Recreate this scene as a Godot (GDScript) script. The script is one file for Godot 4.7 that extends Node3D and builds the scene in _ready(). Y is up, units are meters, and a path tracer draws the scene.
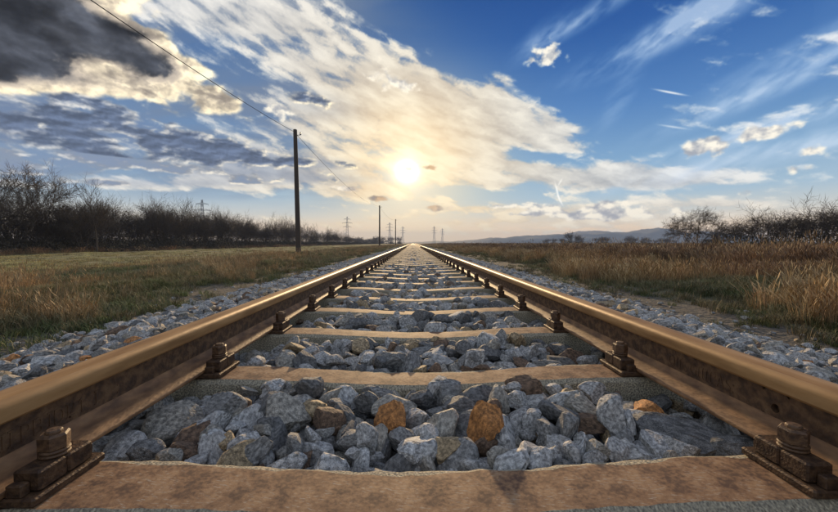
extends Node3D
# A single railway track running to the horizon under a broken evening sky.
# y is up, the track runs along -z, metres.

const RAIL_TOP := 0.685
const SEAT := 0.521            # top of a sleeper under the rail
const EYE := 0.950
const GAUGE_HALF := 0.7535     # centre of the track to the centre of a rail
const SLEEPER_FIRST := -0.680
const SLEEPER_STEP := 0.587
const SUN_AZ := -0.9
const SUN_EL := 10.6

# Clouds as patches of sky: azimuth and elevation in degrees (0 = along the track), half length, half width, tilt, amount.
const HIGH_CLOUD := [
	[-23.22, 26.70, 17.99, 4.10, -10.1, 0.78],
	[-3.46, 23.18, 22.03, 7.21, -16.0, 1.00],
	[-12.32, 17.55, 17.14, 5.41, -3.9, 0.75],
	[10.00, 17.68, 13.97, 7.38, -25.7, 0.85],
	[21.15, 15.76, 8.40, 2.53, -23.0, 1.00],
	[12.90, 22.44, 3.80, 2.29, 49.5, 0.75],
	[25.22, 17.32, 4.37, 1.68, -22.0, 0.60],
	[1.06, 12.32, 25.62, 6.48, -0.2, 0.90],
	[26.20, 9.52, 10.32, 1.85, -2.4, 1.35],
	[31.95, 8.01, 9.20, 1.76, -0.3, 1.05],
	[18.48, 10.05, 4.94, 1.37, -13.4, 0.80],
	[23.72, 7.28, 7.53, 1.37, 7.6, 0.50],
	[-16.56, 9.73, 16.64, 2.81, 2.8, 0.70],
	[-4.96, 7.17, 29.93, 1.77, 0.6, 0.70],
	[21.15, 4.35, 11.81, 1.26, -1.7, 0.70],
	[30.85, 5.55, 11.11, 1.80, -1.0, 0.75],
	[21.15, 3.51, 19.68, 1.26, -1.4, 0.60],
	[38.93, 4.45, 6.40, 1.17, -3.6, 0.50],
	[10.00, 2.67, 29.25, 1.04, -0.5, 0.50],
	[-29.27, 7.71, 16.16, 1.03, 6.5, 0.90],
	[-42.89, 6.71, 7.33, 0.54, 6.2, 0.50],
	[37.06, 6.94, 6.70, 1.43, 1.0, 0.45],
]
const STREAK_CLOUD := [
	[33.02, 24.13, 10.29, 1.62, 13.6, 0.60],
	[37.06, 26.07, 5.23, 1.09, 13.5, 0.50],
	[24.98, 28.54, 7.76, 1.09, 18.6, 0.50],
	[42.40, 16.56, 10.21, 1.29, 16.9, 0.55],
	[44.77, 19.35, 6.42, 1.02, 16.8, 0.35],
	[42.40, 12.38, 11.24, 1.09, 10.2, 0.50],
	[45.52, 13.28, 6.47, 0.82, 14.8, 0.40],
	[38.93, 9.07, 10.81, 1.39, 10.6, 0.45],
	[18.48, 26.87, 4.18, 1.32, 29.7, 0.30],
	[28.58, 18.88, 4.39, 1.26, 58.0, 0.25],
	[46.96, 10.48, 4.16, 1.01, 3.3, 0.40],
]
const THICK_CLOUD := [
	[-45.23, 23.18, 11.47, 3.70, 13.4, 1.50],
	[-39.03, 22.04, 8.18, 2.37, -6.9, 1.25],
	[-49.38, 19.18, 8.16, 4.38, 19.9, 1.20],
	[-44.47, 20.40, 7.04, 1.93, 12.0, 0.70],
	[-45.96, 16.41, 6.62, 1.96, 9.3, 0.50],
	[-40.80, 17.37, 5.96, 2.04, 1.9, 0.55],
	[-36.19, 17.12, 5.73, 1.73, -4.4, 0.52],
	[-29.84, 19.25, 5.17, 2.86, 2.0, 0.50],
	[-26.44, 18.13, 2.86, 2.00, -1.8, 0.42],
	[-34.69, 19.43, 5.02, 2.28, 1.5, 0.40],
]
const PUFF_CLOUD := [
	[37.82, 11.63, 2.07, 1.27, -3.9, 1.15],
	[36.09, 11.19, 1.19, 0.70, -7.9, 0.70],
	[42.07, 12.02, 1.66, 1.08, -4.1, 1.05],
	[43.69, 12.03, 1.12, 0.73, -11.0, 0.60],
	[45.52, 12.27, 0.91, 0.71, -11.9, 0.50],
	[46.68, 9.43, 1.20, 0.71, -2.7, 0.80],
	[45.96, 7.91, 1.60, 0.72, -1.0, 0.70],
	[19.16, 24.70, 2.66, 1.44, -0.5, 0.90],
	[-19.29, 18.02, 2.34, 1.61, -13.8, 0.70],
	[-0.90, 10.87, 1.06, 0.58, 0.2, 0.90],
	[3.76, 5.10, 2.10, 0.60, -0.3, 0.90],
	[-6.16, 6.71, 2.08, 0.52, -4.2, 0.90],
	[-10.00, 7.97, 2.34, 0.58, 1.4, 0.80],
	[19.16, 4.83, 4.59, 0.99, -7.9, 0.80],
	[27.40, 4.67, 3.57, 1.33, -2.4, 0.90],
	[26.20, 3.65, 8.50, 0.81, -1.8, 0.70],
	[35.09, 3.82, 3.02, 0.86, 3.4, 0.50],
	[47.79, 4.55, 0.96, 0.40, -5.0, 0.60],
	[41.57, 5.73, 1.02, 0.45, -5.0, 0.50],
	[-3.46, 22.92, 5.23, 1.60, -20.5, 0.55],
	[-5.71, 17.58, 1.34, 0.82, 1.6, 0.40],
	[-34.69, 15.83, 1.45, 0.80, 10.3, 0.50],
	[-42.89, 11.97, 3.29, 0.63, 10.7, 0.40],
	[2.56, 11.15, 1.50, 0.43, -0.5, 0.50],
	[15.73, 4.20, 2.79, 0.43, -1.2, 0.70],
	[12.90, 5.42, 2.87, 0.44, -1.2, 0.50],
]
const CLEAR_GAP := [
	[23.72, 19.62, 9.36, 5.21, -39.3, 0.80],
	[1.06, 29.50, 17.99, 3.23, -8.1, 0.70],
	[15.73, 26.64, 12.65, 5.80, -30.6, 0.80],
	[21.41, 11.49, 6.34, 1.20, -10.5, 1.50],
	[15.03, 13.30, 3.72, 1.08, -22.6, 0.80],
	[6.31, 23.72, 4.38, 1.29, -27.8, 0.70],
	[17.80, 16.47, 2.24, 1.29, -51.1, 0.60],
	[36.09, 9.42, 4.90, 1.08, 0.5, 0.60],
	[24.98, 7.21, 8.73, 1.21, -7.6, 0.80],
	[13.61, 6.71, 11.42, 1.01, -4.6, 1.40],
	[1.06, 15.16, 9.04, 0.98, -7.7, 0.40],
	[-19.29, 21.43, 6.37, 1.84, -17.2, 0.70],
	[30.85, 13.10, 6.73, 1.47, -7.5, 0.90],
	[-16.56, 20.47, 6.76, 1.83, -8.4, 0.50],
	[8.53, 12.19, 4.43, 0.57, -1.8, 0.30],
	[37.06, 6.35, 8.67, 0.95, -4.7, 0.50],
	[-40.36, 5.16, 19.31, 0.80, 4.4, 0.90],
	[-16.56, 5.48, 12.47, 1.00, 1.6, 0.70],
]
const VAPOUR_TRAIL := [
	[33.97, 18.13, 1.65, 0.09, -21.4, 1.00],
	[34.38, 14.14, 1.50, 0.10, -17.9, 0.55],
	[20.75, 7.29, 1.12, 0.12, -75.9, 0.90],
	[21.15, 6.02, 0.84, 0.12, -63.8, 0.90],
	[21.15, 8.51, 0.53, 0.11, 60.4, 0.70],
]
const BAND_CLOUD := [
	[-45.23, 13.04, 9.82, 2.64, 8.6, 0.95],
	[-37.63, 13.82, 6.59, 1.37, 3.1, 0.55],
	[-34.69, 12.80, 10.10, 1.68, -0.7, 0.80],
	[-42.89, 10.17, 8.90, 1.29, 3.9, 0.70],
	[-27.52, 12.25, 9.43, 1.55, -0.3, 0.85],
	[-37.63, 9.12, 14.19, 1.05, 3.2, 0.75],
	[-21.67, 11.07, 9.07, 1.36, -2.0, 0.95],
	[-45.96, 7.40, 7.35, 0.82, 7.5, 0.70],
	[-17.94, 9.24, 12.28, 0.84, 0.9, 0.70],
	[-12.32, 11.34, 5.74, 0.85, -3.5, 0.50],
	[-21.93, 15.68, 5.14, 1.32, -2.0, 0.45],
	[-15.17, 19.32, 6.22, 1.86, -6.4, 0.45],
	[-31.51, 7.54, 16.49, 0.51, 4.6, 0.50],
]

var rng := RandomNumberGenerator.new()

# ------------------------------------------------------------------ sky
func noise(seed_: int, freq: float, octaves: int, warp := 0.0, kind := FastNoiseLite.TYPE_SIMPLEX_SMOOTH) -> FastNoiseLite:
	var n := FastNoiseLite.new()
	n.seed = seed_
	n.noise_type = kind
	n.frequency = freq
	n.fractal_type = FastNoiseLite.FRACTAL_FBM
	n.fractal_octaves = octaves
	n.fractal_gain = 0.52
	if warp > 0.0:
		n.domain_warp_enabled = true
		n.domain_warp_amplitude = warp
		n.domain_warp_frequency = freq * 1.6
		n.domain_warp_fractal_octaves = 3
	return n

const FINE_AZ := 64.0
const FINE_EL := 48.0
const PPD := 4096.0 / 360.0
var s_stops: Array = [
	[0.0, Vector3(0.99, 0.83, 0.66)], [2.0, Vector3(0.97, 0.85, 0.70)], [4.0, Vector3(0.78, 0.78, 0.75)], [6.5, Vector3(0.60, 0.70, 0.77)], [11.0, Vector3(0.455, 0.60, 0.735)],
	[18.0, Vector3(0.295, 0.465, 0.675)], [27.0, Vector3(0.155, 0.325, 0.57)], [38.0, Vector3(0.095, 0.24, 0.47)], [60.0, Vector3(0.10, 0.23, 0.46)], [90.0, Vector3(0.09, 0.21, 0.43)]]

func splat(list: Array, w: int, h: int) -> PackedFloat32Array:
	# sums soft elliptical patches into a field over the part of the sky ahead
	var f := PackedFloat32Array()
	f.resize(w * h)
	for m in list:
		var a0: float = m[0]
		var e0: float = m[1]
		var l: float = m[2]
		var b: float = m[3]
		var c := cos(deg_to_rad(m[4]))
		var s := sin(deg_to_rad(m[4]))
		var amp: float = m[5]
		var ra := (absf(l * c) + absf(b * s)) * 1.8
		var re := (absf(l * s) + absf(b * c)) * 1.8
		var x0 := maxi(0, int((a0 - ra + FINE_AZ) * PPD))
		var x1 := mini(w - 1, int((a0 + ra + FINE_AZ) * PPD))
		var y0 := maxi(0, int((FINE_EL - e0 - re) * PPD))
		var y1 := mini(h - 1, int((FINE_EL - e0 + re) * PPD))
		for y in range(y0, y1 + 1):
			var de := FINE_EL - (y + 0.5) / PPD - e0
			for x in range(x0, x1 + 1):
				var da := (x + 0.5) / PPD - FINE_AZ - a0
				var u := (da * c + de * s) / l
				var v := (de * c - da * s) / b
				var r := (u * u + v * v) * 0.31
				if r < 1.0:
					f[y * w + x] += amp * (1.0 - r) * (1.0 - r) * (1.0 - r)
	return f

func sm(a: float, b: float, x: float) -> float:
	var t := clampf((x - a) / (b - a), 0.0, 1.0)
	return t * t * (3.0 - 2.0 * t)

func sky_rows(out: PackedFloat32Array, w: int, h: int, az0: float, el0: float, step: float, fields: Array) -> PackedFloat32Array:
	var n_sheet := noise(11, 1.15, 6, 0.35)
	var n_band := noise(23, 0.8, 4, 0.2)
	var n_streak := noise(5, 0.09, 5, 2.5)
	var n_thick := noise(31, 0.085, 6, 3.0)
	var n_flat := noise(47, 0.06, 5, 2.0)
	var n_puff := noise(71, 0.30, 5, 1.2)
	var n_mott := noise(91, 0.30, 5, 1.4)
	var bnd: PackedFloat32Array = fields[6]
	var cov: PackedFloat32Array = fields[0]
	var stk: PackedFloat32Array = fields[1]
	var thk: PackedFloat32Array = fields[2]
	var puf: PackedFloat32Array = fields[3]
	var gap: PackedFloat32Array = fields[4]
	var trl: PackedFloat32Array = fields[5]
	var masked := cov.size() > 0
	var st := sin(deg_to_rad(SUN_EL))
	var ct := cos(deg_to_rad(SUN_EL))
	for y in h:
		var el := el0 - (y + 0.5) * step
		var er := deg_to_rad(el)
		var se := sin(er)
		var ce := cos(er)
		var k := 0
		while k < s_stops.size() - 2 and s_stops[k + 1][0] < el:
			k += 1
		var t: float = clampf((el - s_stops[k][0]) / (s_stops[k + 1][0] - s_stops[k][0]), 0.0, 1.0)
		var base: Vector3 = (s_stops[k][1] as Vector3).lerp(s_stops[k + 1][1], t)
		var q := 1.0 / (se + 0.13)
		for x in w:
			var az := az0 + (x + 0.5) * step
			var ar := deg_to_rad(az)
			var cd := se * st + ce * ct * cos(ar - deg_to_rad(SUN_AZ))
			var s := rad_to_deg(acos(clampf(cd, -1.0, 1.0)))
			var c_c := 0.0
			var c_s := 0.0
			var c_t := 0.0
			var c_p := 0.0
			var c_g := 0.0
			var c_v := 0.0
			var c_b := 0.0
			if masked:
				var i := y * w + x
				c_c = cov[i]
				c_s = stk[i]
				c_t = thk[i]
				c_p = puf[i]
				c_g = gap[i]
				c_v = trl[i]
				c_b = bnd[i]
			var px := sin(ar) * ce * q
			var pz := cos(ar) * ce * q
			# how far this direction lies outside the part of the sky drawn in detail
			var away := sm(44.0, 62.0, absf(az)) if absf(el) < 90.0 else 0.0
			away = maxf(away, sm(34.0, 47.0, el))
			var warm := exp(-s / 17.0)
			var near_sun := exp(-(s * s) / 150.0)
			var col := base.lerp(Vector3(1.0, 0.88, 0.68), 0.72 * near_sun)
			# high sheet
			var ns := n_sheet.get_noise_2d(px * 1.3, pz * 0.9)
			var nb := n_band.get_noise_2d(px * 0.7 + 9.0, pz * 1.6)
			# a thin grey veil over the poles' side of the sky
			var veil := 0.55 * sm(10.0, -14.0, az) * sm(3.0, 9.0, el) * sm(178.0, 150.0, absf(az)) * sm(80.0, 40.0, el) * clampf(0.8 + nb, 0.0, 1.0)
			col = col.lerp(Vector3(0.42, 0.475, 0.56).lerp(Vector3(0.56, 0.63, 0.70), sm(9.0, 4.0, el)), minf(0.92, veil * 1.7) * (1.0 - 0.8 * near_sun))
			var nm := n_mott.get_noise_2d((az * 0.94 - el * 0.34) * 0.45, (el * 0.94 + az * 0.34) * 1.5)
			var d := c_c * 0.72 + 0.56 * away - c_g * 0.95 + ns * 0.90 + nb * 0.40 + nm * 0.75 - 0.15  # extra high cloud added out of view to brighten and neutralise the ground light
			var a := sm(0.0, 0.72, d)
			var tone := clampf(0.60 + 0.55 * ns + 0.75 * nm - 0.25 * nb, 0.0, 1.0)
			var wm := clampf(warm * 1.45 + 0.35 * sm(9.0, 3.0, el), 0.0, 1.0)
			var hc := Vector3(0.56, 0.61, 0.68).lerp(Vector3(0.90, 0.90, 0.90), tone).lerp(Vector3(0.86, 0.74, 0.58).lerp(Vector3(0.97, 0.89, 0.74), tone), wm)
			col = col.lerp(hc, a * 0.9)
			# wind-drawn streaks
			if c_s > 0.01 or away > 0.05:
				var ux := az * 0.88 + el * 0.47
				var uy := el * 0.88 - az * 0.47
				var nk := n_streak.get_noise_2d(ux * 0.7, uy * 2.6)
				var nk2 := n_streak.get_noise_2d(ux * 2.4 + 40.0, uy * 7.0)
				var ds := (c_s + 0.25 * away * sm(70.0, 30.0, el)) * (0.70 + 1.0 * nk + 0.6 * nk2)
				col = col.lerp(Vector3(0.80, 0.85, 0.91), clampf(ds, 0.0, 0.62))
			# low layered bands: slate bodies with paler rims
			if c_b > 0.01 or away > 0.05:
				var nf := n_flat.get_noise_2d(az * 0.9 + 30.0 + el * 0.3, el * 4.2)
				var ng := n_thick.get_noise_2d(az * 2.2 + 70.0, el * 5.0)
				col = col.lerp(Vector3(0.40, 0.47, 0.59), clampf(c_b * 0.55, 0.0, 0.75))
				var cb := c_b * 0.74 + 0.20 * away * sm(40.0, 14.0, el)
				var tb := cb + (nf * 0.75 + ng * 0.85) * minf(1.0, cb * 3.0) - 0.34
				if tb > 0.0:
					var ng2 := n_thick.get_noise_2d(az * 2.2 + 70.5, el * 5.0 - 1.2)
					var rl := clampf((ng - ng2) * 1.7, -0.5, 0.5)
					var bc := Vector3(0.74, 0.73, 0.72).lerp(Vector3(1.0, 0.90, 0.70), clampf(warm * 1.6, 0.0, 1.0)).lerp(Vector3(0.34, 0.39, 0.48), sm(-0.05, 0.60, tb - rl * 0.6))
					col = col.lerp(bc * (1.0 + rl * 0.40), sm(0.0, 0.42, tb) * 0.92)
			# heavy cloud: thin rims glow, the deep parts are slate
			if c_t > 0.01 or away > 0.05:
				var nn := n_thick.get_noise_2d(az * 1.0, el * 1.7)
				var ctt := c_t + 0.16 * away * sm(75.0, 20.0, el)
				var tau := ctt + nn * 0.85 * minf(1.0, ctt * 3.0) - 0.30
				if tau > 0.0:
					var nn2 := n_thick.get_noise_2d(az * 1.0 + 0.7, el * 1.7 - 0.8)
					var relief := clampf((nn - nn2) * 2.2, -0.5, 0.5)
					var rim := Vector3(0.96, 0.89, 0.76).lerp(Vector3(1.0, 0.92, 0.74), clampf(warm * 1.6, 0.0, 1.0))
					var mid := Vector3(0.66, 0.61, 0.55)
					var deep := Vector3(0.235, 0.245, 0.27) * (1.0 + 0.9 * n_flat.get_noise_2d(az * 2.0, el * 3.5))
					var v := tau - relief * 0.55
					var tc := rim.lerp(mid, sm(0.18, 0.66, v)).lerp(deep, sm(0.6, 1.1, v))
					col = col.lerp(tc * (1.0 + relief * 0.30), sm(0.0, 0.28, tau) * 0.96)
			# small separate puffs
			if c_p > 0.02:
				var n1 := n_puff.get_noise_2d(az * 1.0, el * 1.6)
				var n2 := n_puff.get_noise_2d(az * 1.0 - signf(az + 0.9) * 0.45, el * 1.6 - 0.9)
				var tp := c_p * 1.05 + n1 * 0.75 - 0.36
				if tp > 0.0:
					var lit := clampf(0.66 + (n1 - n2) * 1.5 - tp * 0.20, 0.0, 1.0)
					var pc := Vector3(0.60, 0.61, 0.64).lerp(Vector3(0.98, 0.94, 0.86), lit)
					pc = pc.lerp(pc * Vector3(0.80, 0.68, 0.56), sm(11.0, 5.0, s))
					col = col.lerp(pc, sm(0.0, 0.45, tp) * 0.92)
			if c_v > 0.02:
				col = col.lerp(Vector3(0.98, 0.97, 0.94), clampf(c_v, 0.0, 0.9))
			# the sun behind thin cloud
			col = col.clamp(Vector3.ZERO, Vector3(0.97, 0.97, 0.97))
			var lin := Vector3(pow(col.x, 2.2), pow(col.y, 2.2), pow(col.z, 2.2))
			var g1 := exp(-(s * s) / 1.3) * 4.0 + exp(-(s * s) / 8.0) * 0.42 + exp(-(s * s) / 60.0) * 0.14
			if c_p > 0.02:
				g1 *= 1.0 - 0.75 * sm(0.1, 0.7, c_p + n_puff.get_noise_2d(az * 1.0, el * 1.6) * 0.5)
			lin += Vector3(1.0, 0.84, 0.55) * g1
			var o := (y * w + x) * 3
			out[o] = lin.x
			out[o + 1] = lin.y
			out[o + 2] = lin.z
	return out

func make_sky() -> ImageTexture:
	var im := Image.create(4096, 2048, false, Image.FORMAT_RGBF)
	im.fill(Color(0.10, 0.085, 0.06))
	# whole upper half, coarse
	var none := PackedFloat32Array()
	var buf := PackedFloat32Array()
	buf.resize(1024 * 256 * 3)
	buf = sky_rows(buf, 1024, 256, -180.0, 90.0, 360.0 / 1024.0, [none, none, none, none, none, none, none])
	var co := Image.create_from_data(1024, 256, false, Image.FORMAT_RGBF, buf.to_byte_array())
	co.resize(4096, 1024, Image.INTERPOLATE_CUBIC)
	im.blit_rect(co, Rect2i(2048, 0, 2048, 1024), Vector2i(0, 0))
	im.blit_rect(co, Rect2i(0, 0, 2048, 1024), Vector2i(2048, 0))
	# the part ahead, fine
	var hw := int(FINE_AZ * PPD)
	var w := hw * 2
	var h := int(FINE_EL * PPD)
	var az0 := -hw / PPD
	var f := []
	for l in [HIGH_CLOUD, STREAK_CLOUD, THICK_CLOUD, PUFF_CLOUD, CLEAR_GAP, VAPOUR_TRAIL, BAND_CLOUD]:
		f.append(splat(l, w, h))
	buf = PackedFloat32Array()
	buf.resize(w * h * 3)
	var top := 1024 - h
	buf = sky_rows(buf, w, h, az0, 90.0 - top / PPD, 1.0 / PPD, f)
	var fi := Image.create_from_data(w, h, false, Image.FORMAT_RGBF, buf.to_byte_array())
	im.blit_rect(fi, Rect2i(hw, 0, hw, h), Vector2i(0, top))
	im.blit_rect(fi, Rect2i(0, 0, hw, h), Vector2i(4096 - hw, top))
	return ImageTexture.create_from_image(im)

func _ready():
	var cam := Camera3D.new()
	cam.name = "camera"
	add_child(cam)
	cam.position = Vector3(-0.0285, EYE, 0.0)
	cam.rotation_degrees = Vector3(-1.96, -0.9, 0.0)
	cam.fov = 67.93
	cam.near = 0.05
	cam.far = 8000.0
	cam.current = true

	var env := Environment.new()
	env.background_mode = Environment.BG_SKY
	var sky := Sky.new()
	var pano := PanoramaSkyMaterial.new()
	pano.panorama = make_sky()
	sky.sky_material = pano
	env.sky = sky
	env.tonemap_mode = Environment.TONE_MAPPER_LINEAR
	env.tonemap_exposure = 1.25
	env.sdfgi_enabled = true
	env.ssao_enabled = true
	env.ssil_enabled = true
	env.fog_enabled = true
	env.fog_density = 0.00032
	env.fog_light_color = Color(0.78, 0.86, 1.0)
	var we := WorldEnvironment.new()
	we.name = "world_environment"
	we.environment = env
	add_child(we)

	var sun := DirectionalLight3D.new()
	sun.name = "sun"
	sun.light_color = Color(1.0, 0.86, 0.66)
	sun.light_energy = 1.2
	sun.light_angular_distance = 1.5
	sun.shadow_enabled = true
	add_child(sun)
	sun.rotation_degrees = Vector3(-SUN_EL, 180.0 - SUN_AZ, 0.0)
	print("sky ", Time.get_ticks_msec())
	setup_materials()
	print("materials ", Time.get_ticks_msec())
	build_ground()
	build_hills()
	build_ballast()
	print("ballast ", Time.get_ticks_msec())
	build_sleepers()
	build_rails()
	build_fastenings()
	print("track ", Time.get_ticks_msec())
	build_poles()
	build_pylons()
	build_hedge()
	build_right_trees()
	build_far_woods()
	print("trees ", Time.get_ticks_msec())
	build_grass()
	print("grass ", Time.get_ticks_msec())

# ------------------------------------------------------------------ small helpers
var taken := {}
func numbered(called: String) -> String:
	var k: int = taken.get(called, 0)
	taken[called] = k + 1
	return called if k == 0 else "%s_%03d" % [called, k]

func tag(o: Node, label: String, category: String, group := "", kind := "") -> void:
	if label != "":
		o.set_meta("label", label)
	if category != "":
		o.set_meta("category", category)
	if group != "":
		o.set_meta("group", group)
	if kind != "":
		o.set_meta("kind", kind)

func thing(called: String, at: Vector3) -> Node3D:
	var n := Node3D.new()
	n.name = numbered(called)
	add_child(n)
	n.position = at
	return n

func part(parent: Node, called: String, mesh: Mesh, mat: Material = null) -> MeshInstance3D:
	var o := MeshInstance3D.new()
	o.name = numbered(called) if parent == self else called
	o.mesh = mesh
	if mat:
		o.material_override = mat
	parent.add_child(o, true)
	return o

func mesh_of(st: SurfaceTool, normals := true) -> ArrayMesh:
	if normals:
		st.generate_normals()
	return st.commit()

func start(smooth := -1) -> SurfaceTool:
	var st := SurfaceTool.new()
	st.begin(Mesh.PRIMITIVE_TRIANGLES)
	st.set_smooth_group(smooth)
	return st

func tri(st: SurfaceTool, a: Vector3, b: Vector3, c: Vector3) -> void:
	st.add_vertex(a)
	st.add_vertex(b)
	st.add_vertex(c)

func quad(st: SurfaceTool, a: Vector3, b: Vector3, c: Vector3, d: Vector3) -> void:
	tri(st, a, b, c)
	tri(st, a, c, d)

# a box with chamfered edges, flat faces
func bevel_box(st: SurfaceTool, lo: Vector3, hi: Vector3, b: float) -> void:
	var c := (lo + hi) * 0.5
	var e := (hi - lo) * 0.5
	var rings := []
	for r in [[-e.y, b], [-e.y + b, 0.0], [e.y - b, 0.0], [e.y, b]]:
		var inset: float = r[1]
		var x := e.x - inset
		var z := e.z - inset
		var cc: float = b
		var loop := []
		for q in [[x - cc, -z], [x, -z + cc], [x, z - cc], [x - cc, z], [-x + cc, z], [-x, z - cc], [-x, -z + cc], [-x + cc, -z]]:
			loop.append(c + Vector3(q[0], r[0], q[1]))
		rings.append(loop)
	for k in 3:
		for i in 8:
			var j := (i + 1) % 8
			quad(st, rings[k][i], rings[k + 1][i], rings[k + 1][j], rings[k][j])
	for i in range(1, 7):
		tri(st, rings[3][0], rings[3][i + 1], rings[3][i])
		tri(st, rings[0][0], rings[0][i], rings[0][i + 1])

# a body of revolution about y; profile = [[radius, y], ...] from bottom to top; rotated so that flats show when sides is small
func lathe(st: SurfaceTool, at: Vector3, profile: Array, sides: int, turn := 0.0) -> void:
	for k in profile.size() - 1:
		var r0: float = profile[k][0]
		var r1: float = profile[k + 1][0]
		for i in sides:
			var a := TAU * i / sides + turn
			var b := TAU * (i + 1) / sides + turn
			var p00 := at + Vector3(cos(a) * r0, profile[k][1], sin(a) * r0)
			var p01 := at + Vector3(cos(b) * r0, profile[k][1], sin(b) * r0)
			var p10 := at + Vector3(cos(a) * r1, profile[k + 1][1], sin(a) * r1)
			var p11 := at + Vector3(cos(b) * r1, profile[k + 1][1], sin(b) * r1)
			if r0 > 0.00001:
				tri(st, p00, p11, p01)
			if r1 > 0.00001:
				tri(st, p00, p10, p11)

func tube(st: SurfaceTool, a: Vector3, b: Vector3, ra: float, rb: float, sides := 4) -> void:
	var d := (b - a).normalized()
	var u := d.cross(Vector3.UP if absf(d.y) < 0.9 else Vector3.RIGHT).normalized()
	var v := d.cross(u)
	for i in sides:
		var t0 := TAU * i / sides
		var t1 := TAU * (i + 1) / sides
		var n0 := u * cos(t0) + v * sin(t0)
		var n1 := u * cos(t1) + v * sin(t1)
		if rb > 0.0003:
			quad(st, a + n0 * ra, b + n0 * rb, b + n1 * rb, a + n1 * ra)
		else:
			tri(st, a + n0 * ra, b, a + n1 * ra)

# ------------------------------------------------------------------ materials
var M := {}
func grain_texture(seed_: int, size: int, freq: float, octaves: int, stops: Array, as_normal := false, bump := 4.0, warp := 0.0) -> NoiseTexture2D:
	var t := NoiseTexture2D.new()
	t.width = size
	t.height = size
	t.seamless = true
	t.generate_mipmaps = false
	var n := noise(seed_, freq, octaves, warp)
	t.noise = n
	if as_normal:
		t.as_normal_map = true
		t.bump_strength = bump
	else:
		var g := Gradient.new()
		var o := PackedFloat32Array()
		var c := PackedColorArray()
		for s in stops:
			o.append(s[0])
			c.append(s[1])
		g.offsets = o
		g.colors = c
		t.color_ramp = g
	return t

func lin(r: float, g: float, b: float) -> Color:
	return Color(r, g, b).linear_to_srgb()

func surf(albedo: Color, rough: float, tex: Texture2D = null, scale := 1.0, nrm: Texture2D = null, nscale := 1.0, world := false) -> StandardMaterial3D:
	var m := StandardMaterial3D.new()
	m.albedo_color = albedo
	m.roughness = rough
	if tex:
		m.albedo_texture = tex
	if nrm:
		m.normal_enabled = true
		m.normal_texture = nrm
		m.normal_scale = nscale
	if tex or nrm:
		m.uv1_triplanar = true
		m.uv1_world_triplanar = world
		m.uv1_scale = Vector3.ONE * scale
	return m

func stone_texture() -> ImageTexture:
	# grey limestone: mottled, with pale calcite veins and dark pits
	var s := 512
	var im := Image.create(s, s, false, Image.FORMAT_RGB8)
	var a := noise(3, 0.022, 6, 12.0).get_seamless_image(s, s)
	var v := noise(9, 0.010, 4, 30.0).get_seamless_image(s, s)
	var v2 := noise(19, 0.022, 3, 20.0).get_seamless_image(s, s)
	var f := noise(14, 0.16, 3).get_seamless_image(s, s)
	for y in s:
		for x in s:
			var t := a.get_pixel(x, y).r
			var q := f.get_pixel(x, y).r
			var c := 0.62 + 0.80 * (t - 0.5) + 0.75 * (q - 0.5)
			var r := absf(v.get_pixel(x, y).r - 0.5)
			var r2 := absf(v2.get_pixel(x, y).r - 0.52)
			c += 0.32 * sm(0.030, 0.0, r) * sm(0.35, 0.6, t + 0.3 * (q - 0.5)) + 0.20 * sm(0.03, 0.0, r2) * sm(0.4, 0.6, q)
			c -= 0.26 * sm(0.36, 0.24, q)
			c = clampf(c, 0.22, 0.95)
			im.set_pixel(x, y, Color(c, c, c * 1.005))
	return ImageTexture.create_from_image(im)

func stain_texture() -> ImageTexture:
	# concrete stained brown by rust: fine speckle, darker drips, and rubbed pale scratches
	var s := 1024
	var im := Image.create(s, s, false, Image.FORMAT_RGB8)
	var a := noise(151, 0.006, 6, 20.0).get_seamless_image(s, s)
	var b := noise(152, 0.035, 5, 6.0).get_seamless_image(s, s)
	var f := noise(153, 0.30, 3).get_seamless_image(s, s)
	var n := noise(154, 0.05, 4, 10.0)
	var dark := Vector3(0.105, 0.052, 0.028)
	var mid := Vector3(0.25, 0.128, 0.058)
	var light := Vector3(0.37, 0.21, 0.10)
	var pale := Vector3(0.46, 0.38, 0.28)
	for y in s:
		for x in s:
			var t := a.get_pixel(x, y).r
			var q := b.get_pixel(x, y).r
			var g := f.get_pixel(x, y).r
			var v := 0.5 + (t - 0.5) * 1.1 + (q - 0.5) * 0.8 + (g - 0.5) * 0.55
			var c := dark.lerp(mid, sm(0.15, 0.5, v)).lerp(light, sm(0.5, 0.9, v))
			var scratch := sm(0.62, 0.75, n.get_noise_2d(x * 0.35 + y * 0.12, y * 1.9 - x * 0.3) * 0.5 + 0.5 + (g - 0.5) * 0.25)
			c = c.lerp(pale, scratch * sm(0.46, 0.60, t) * 0.75)
			im.set_pixel(x, y, lin(c.x, c.y, c.z))
	return ImageTexture.create_from_image(im)

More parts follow.
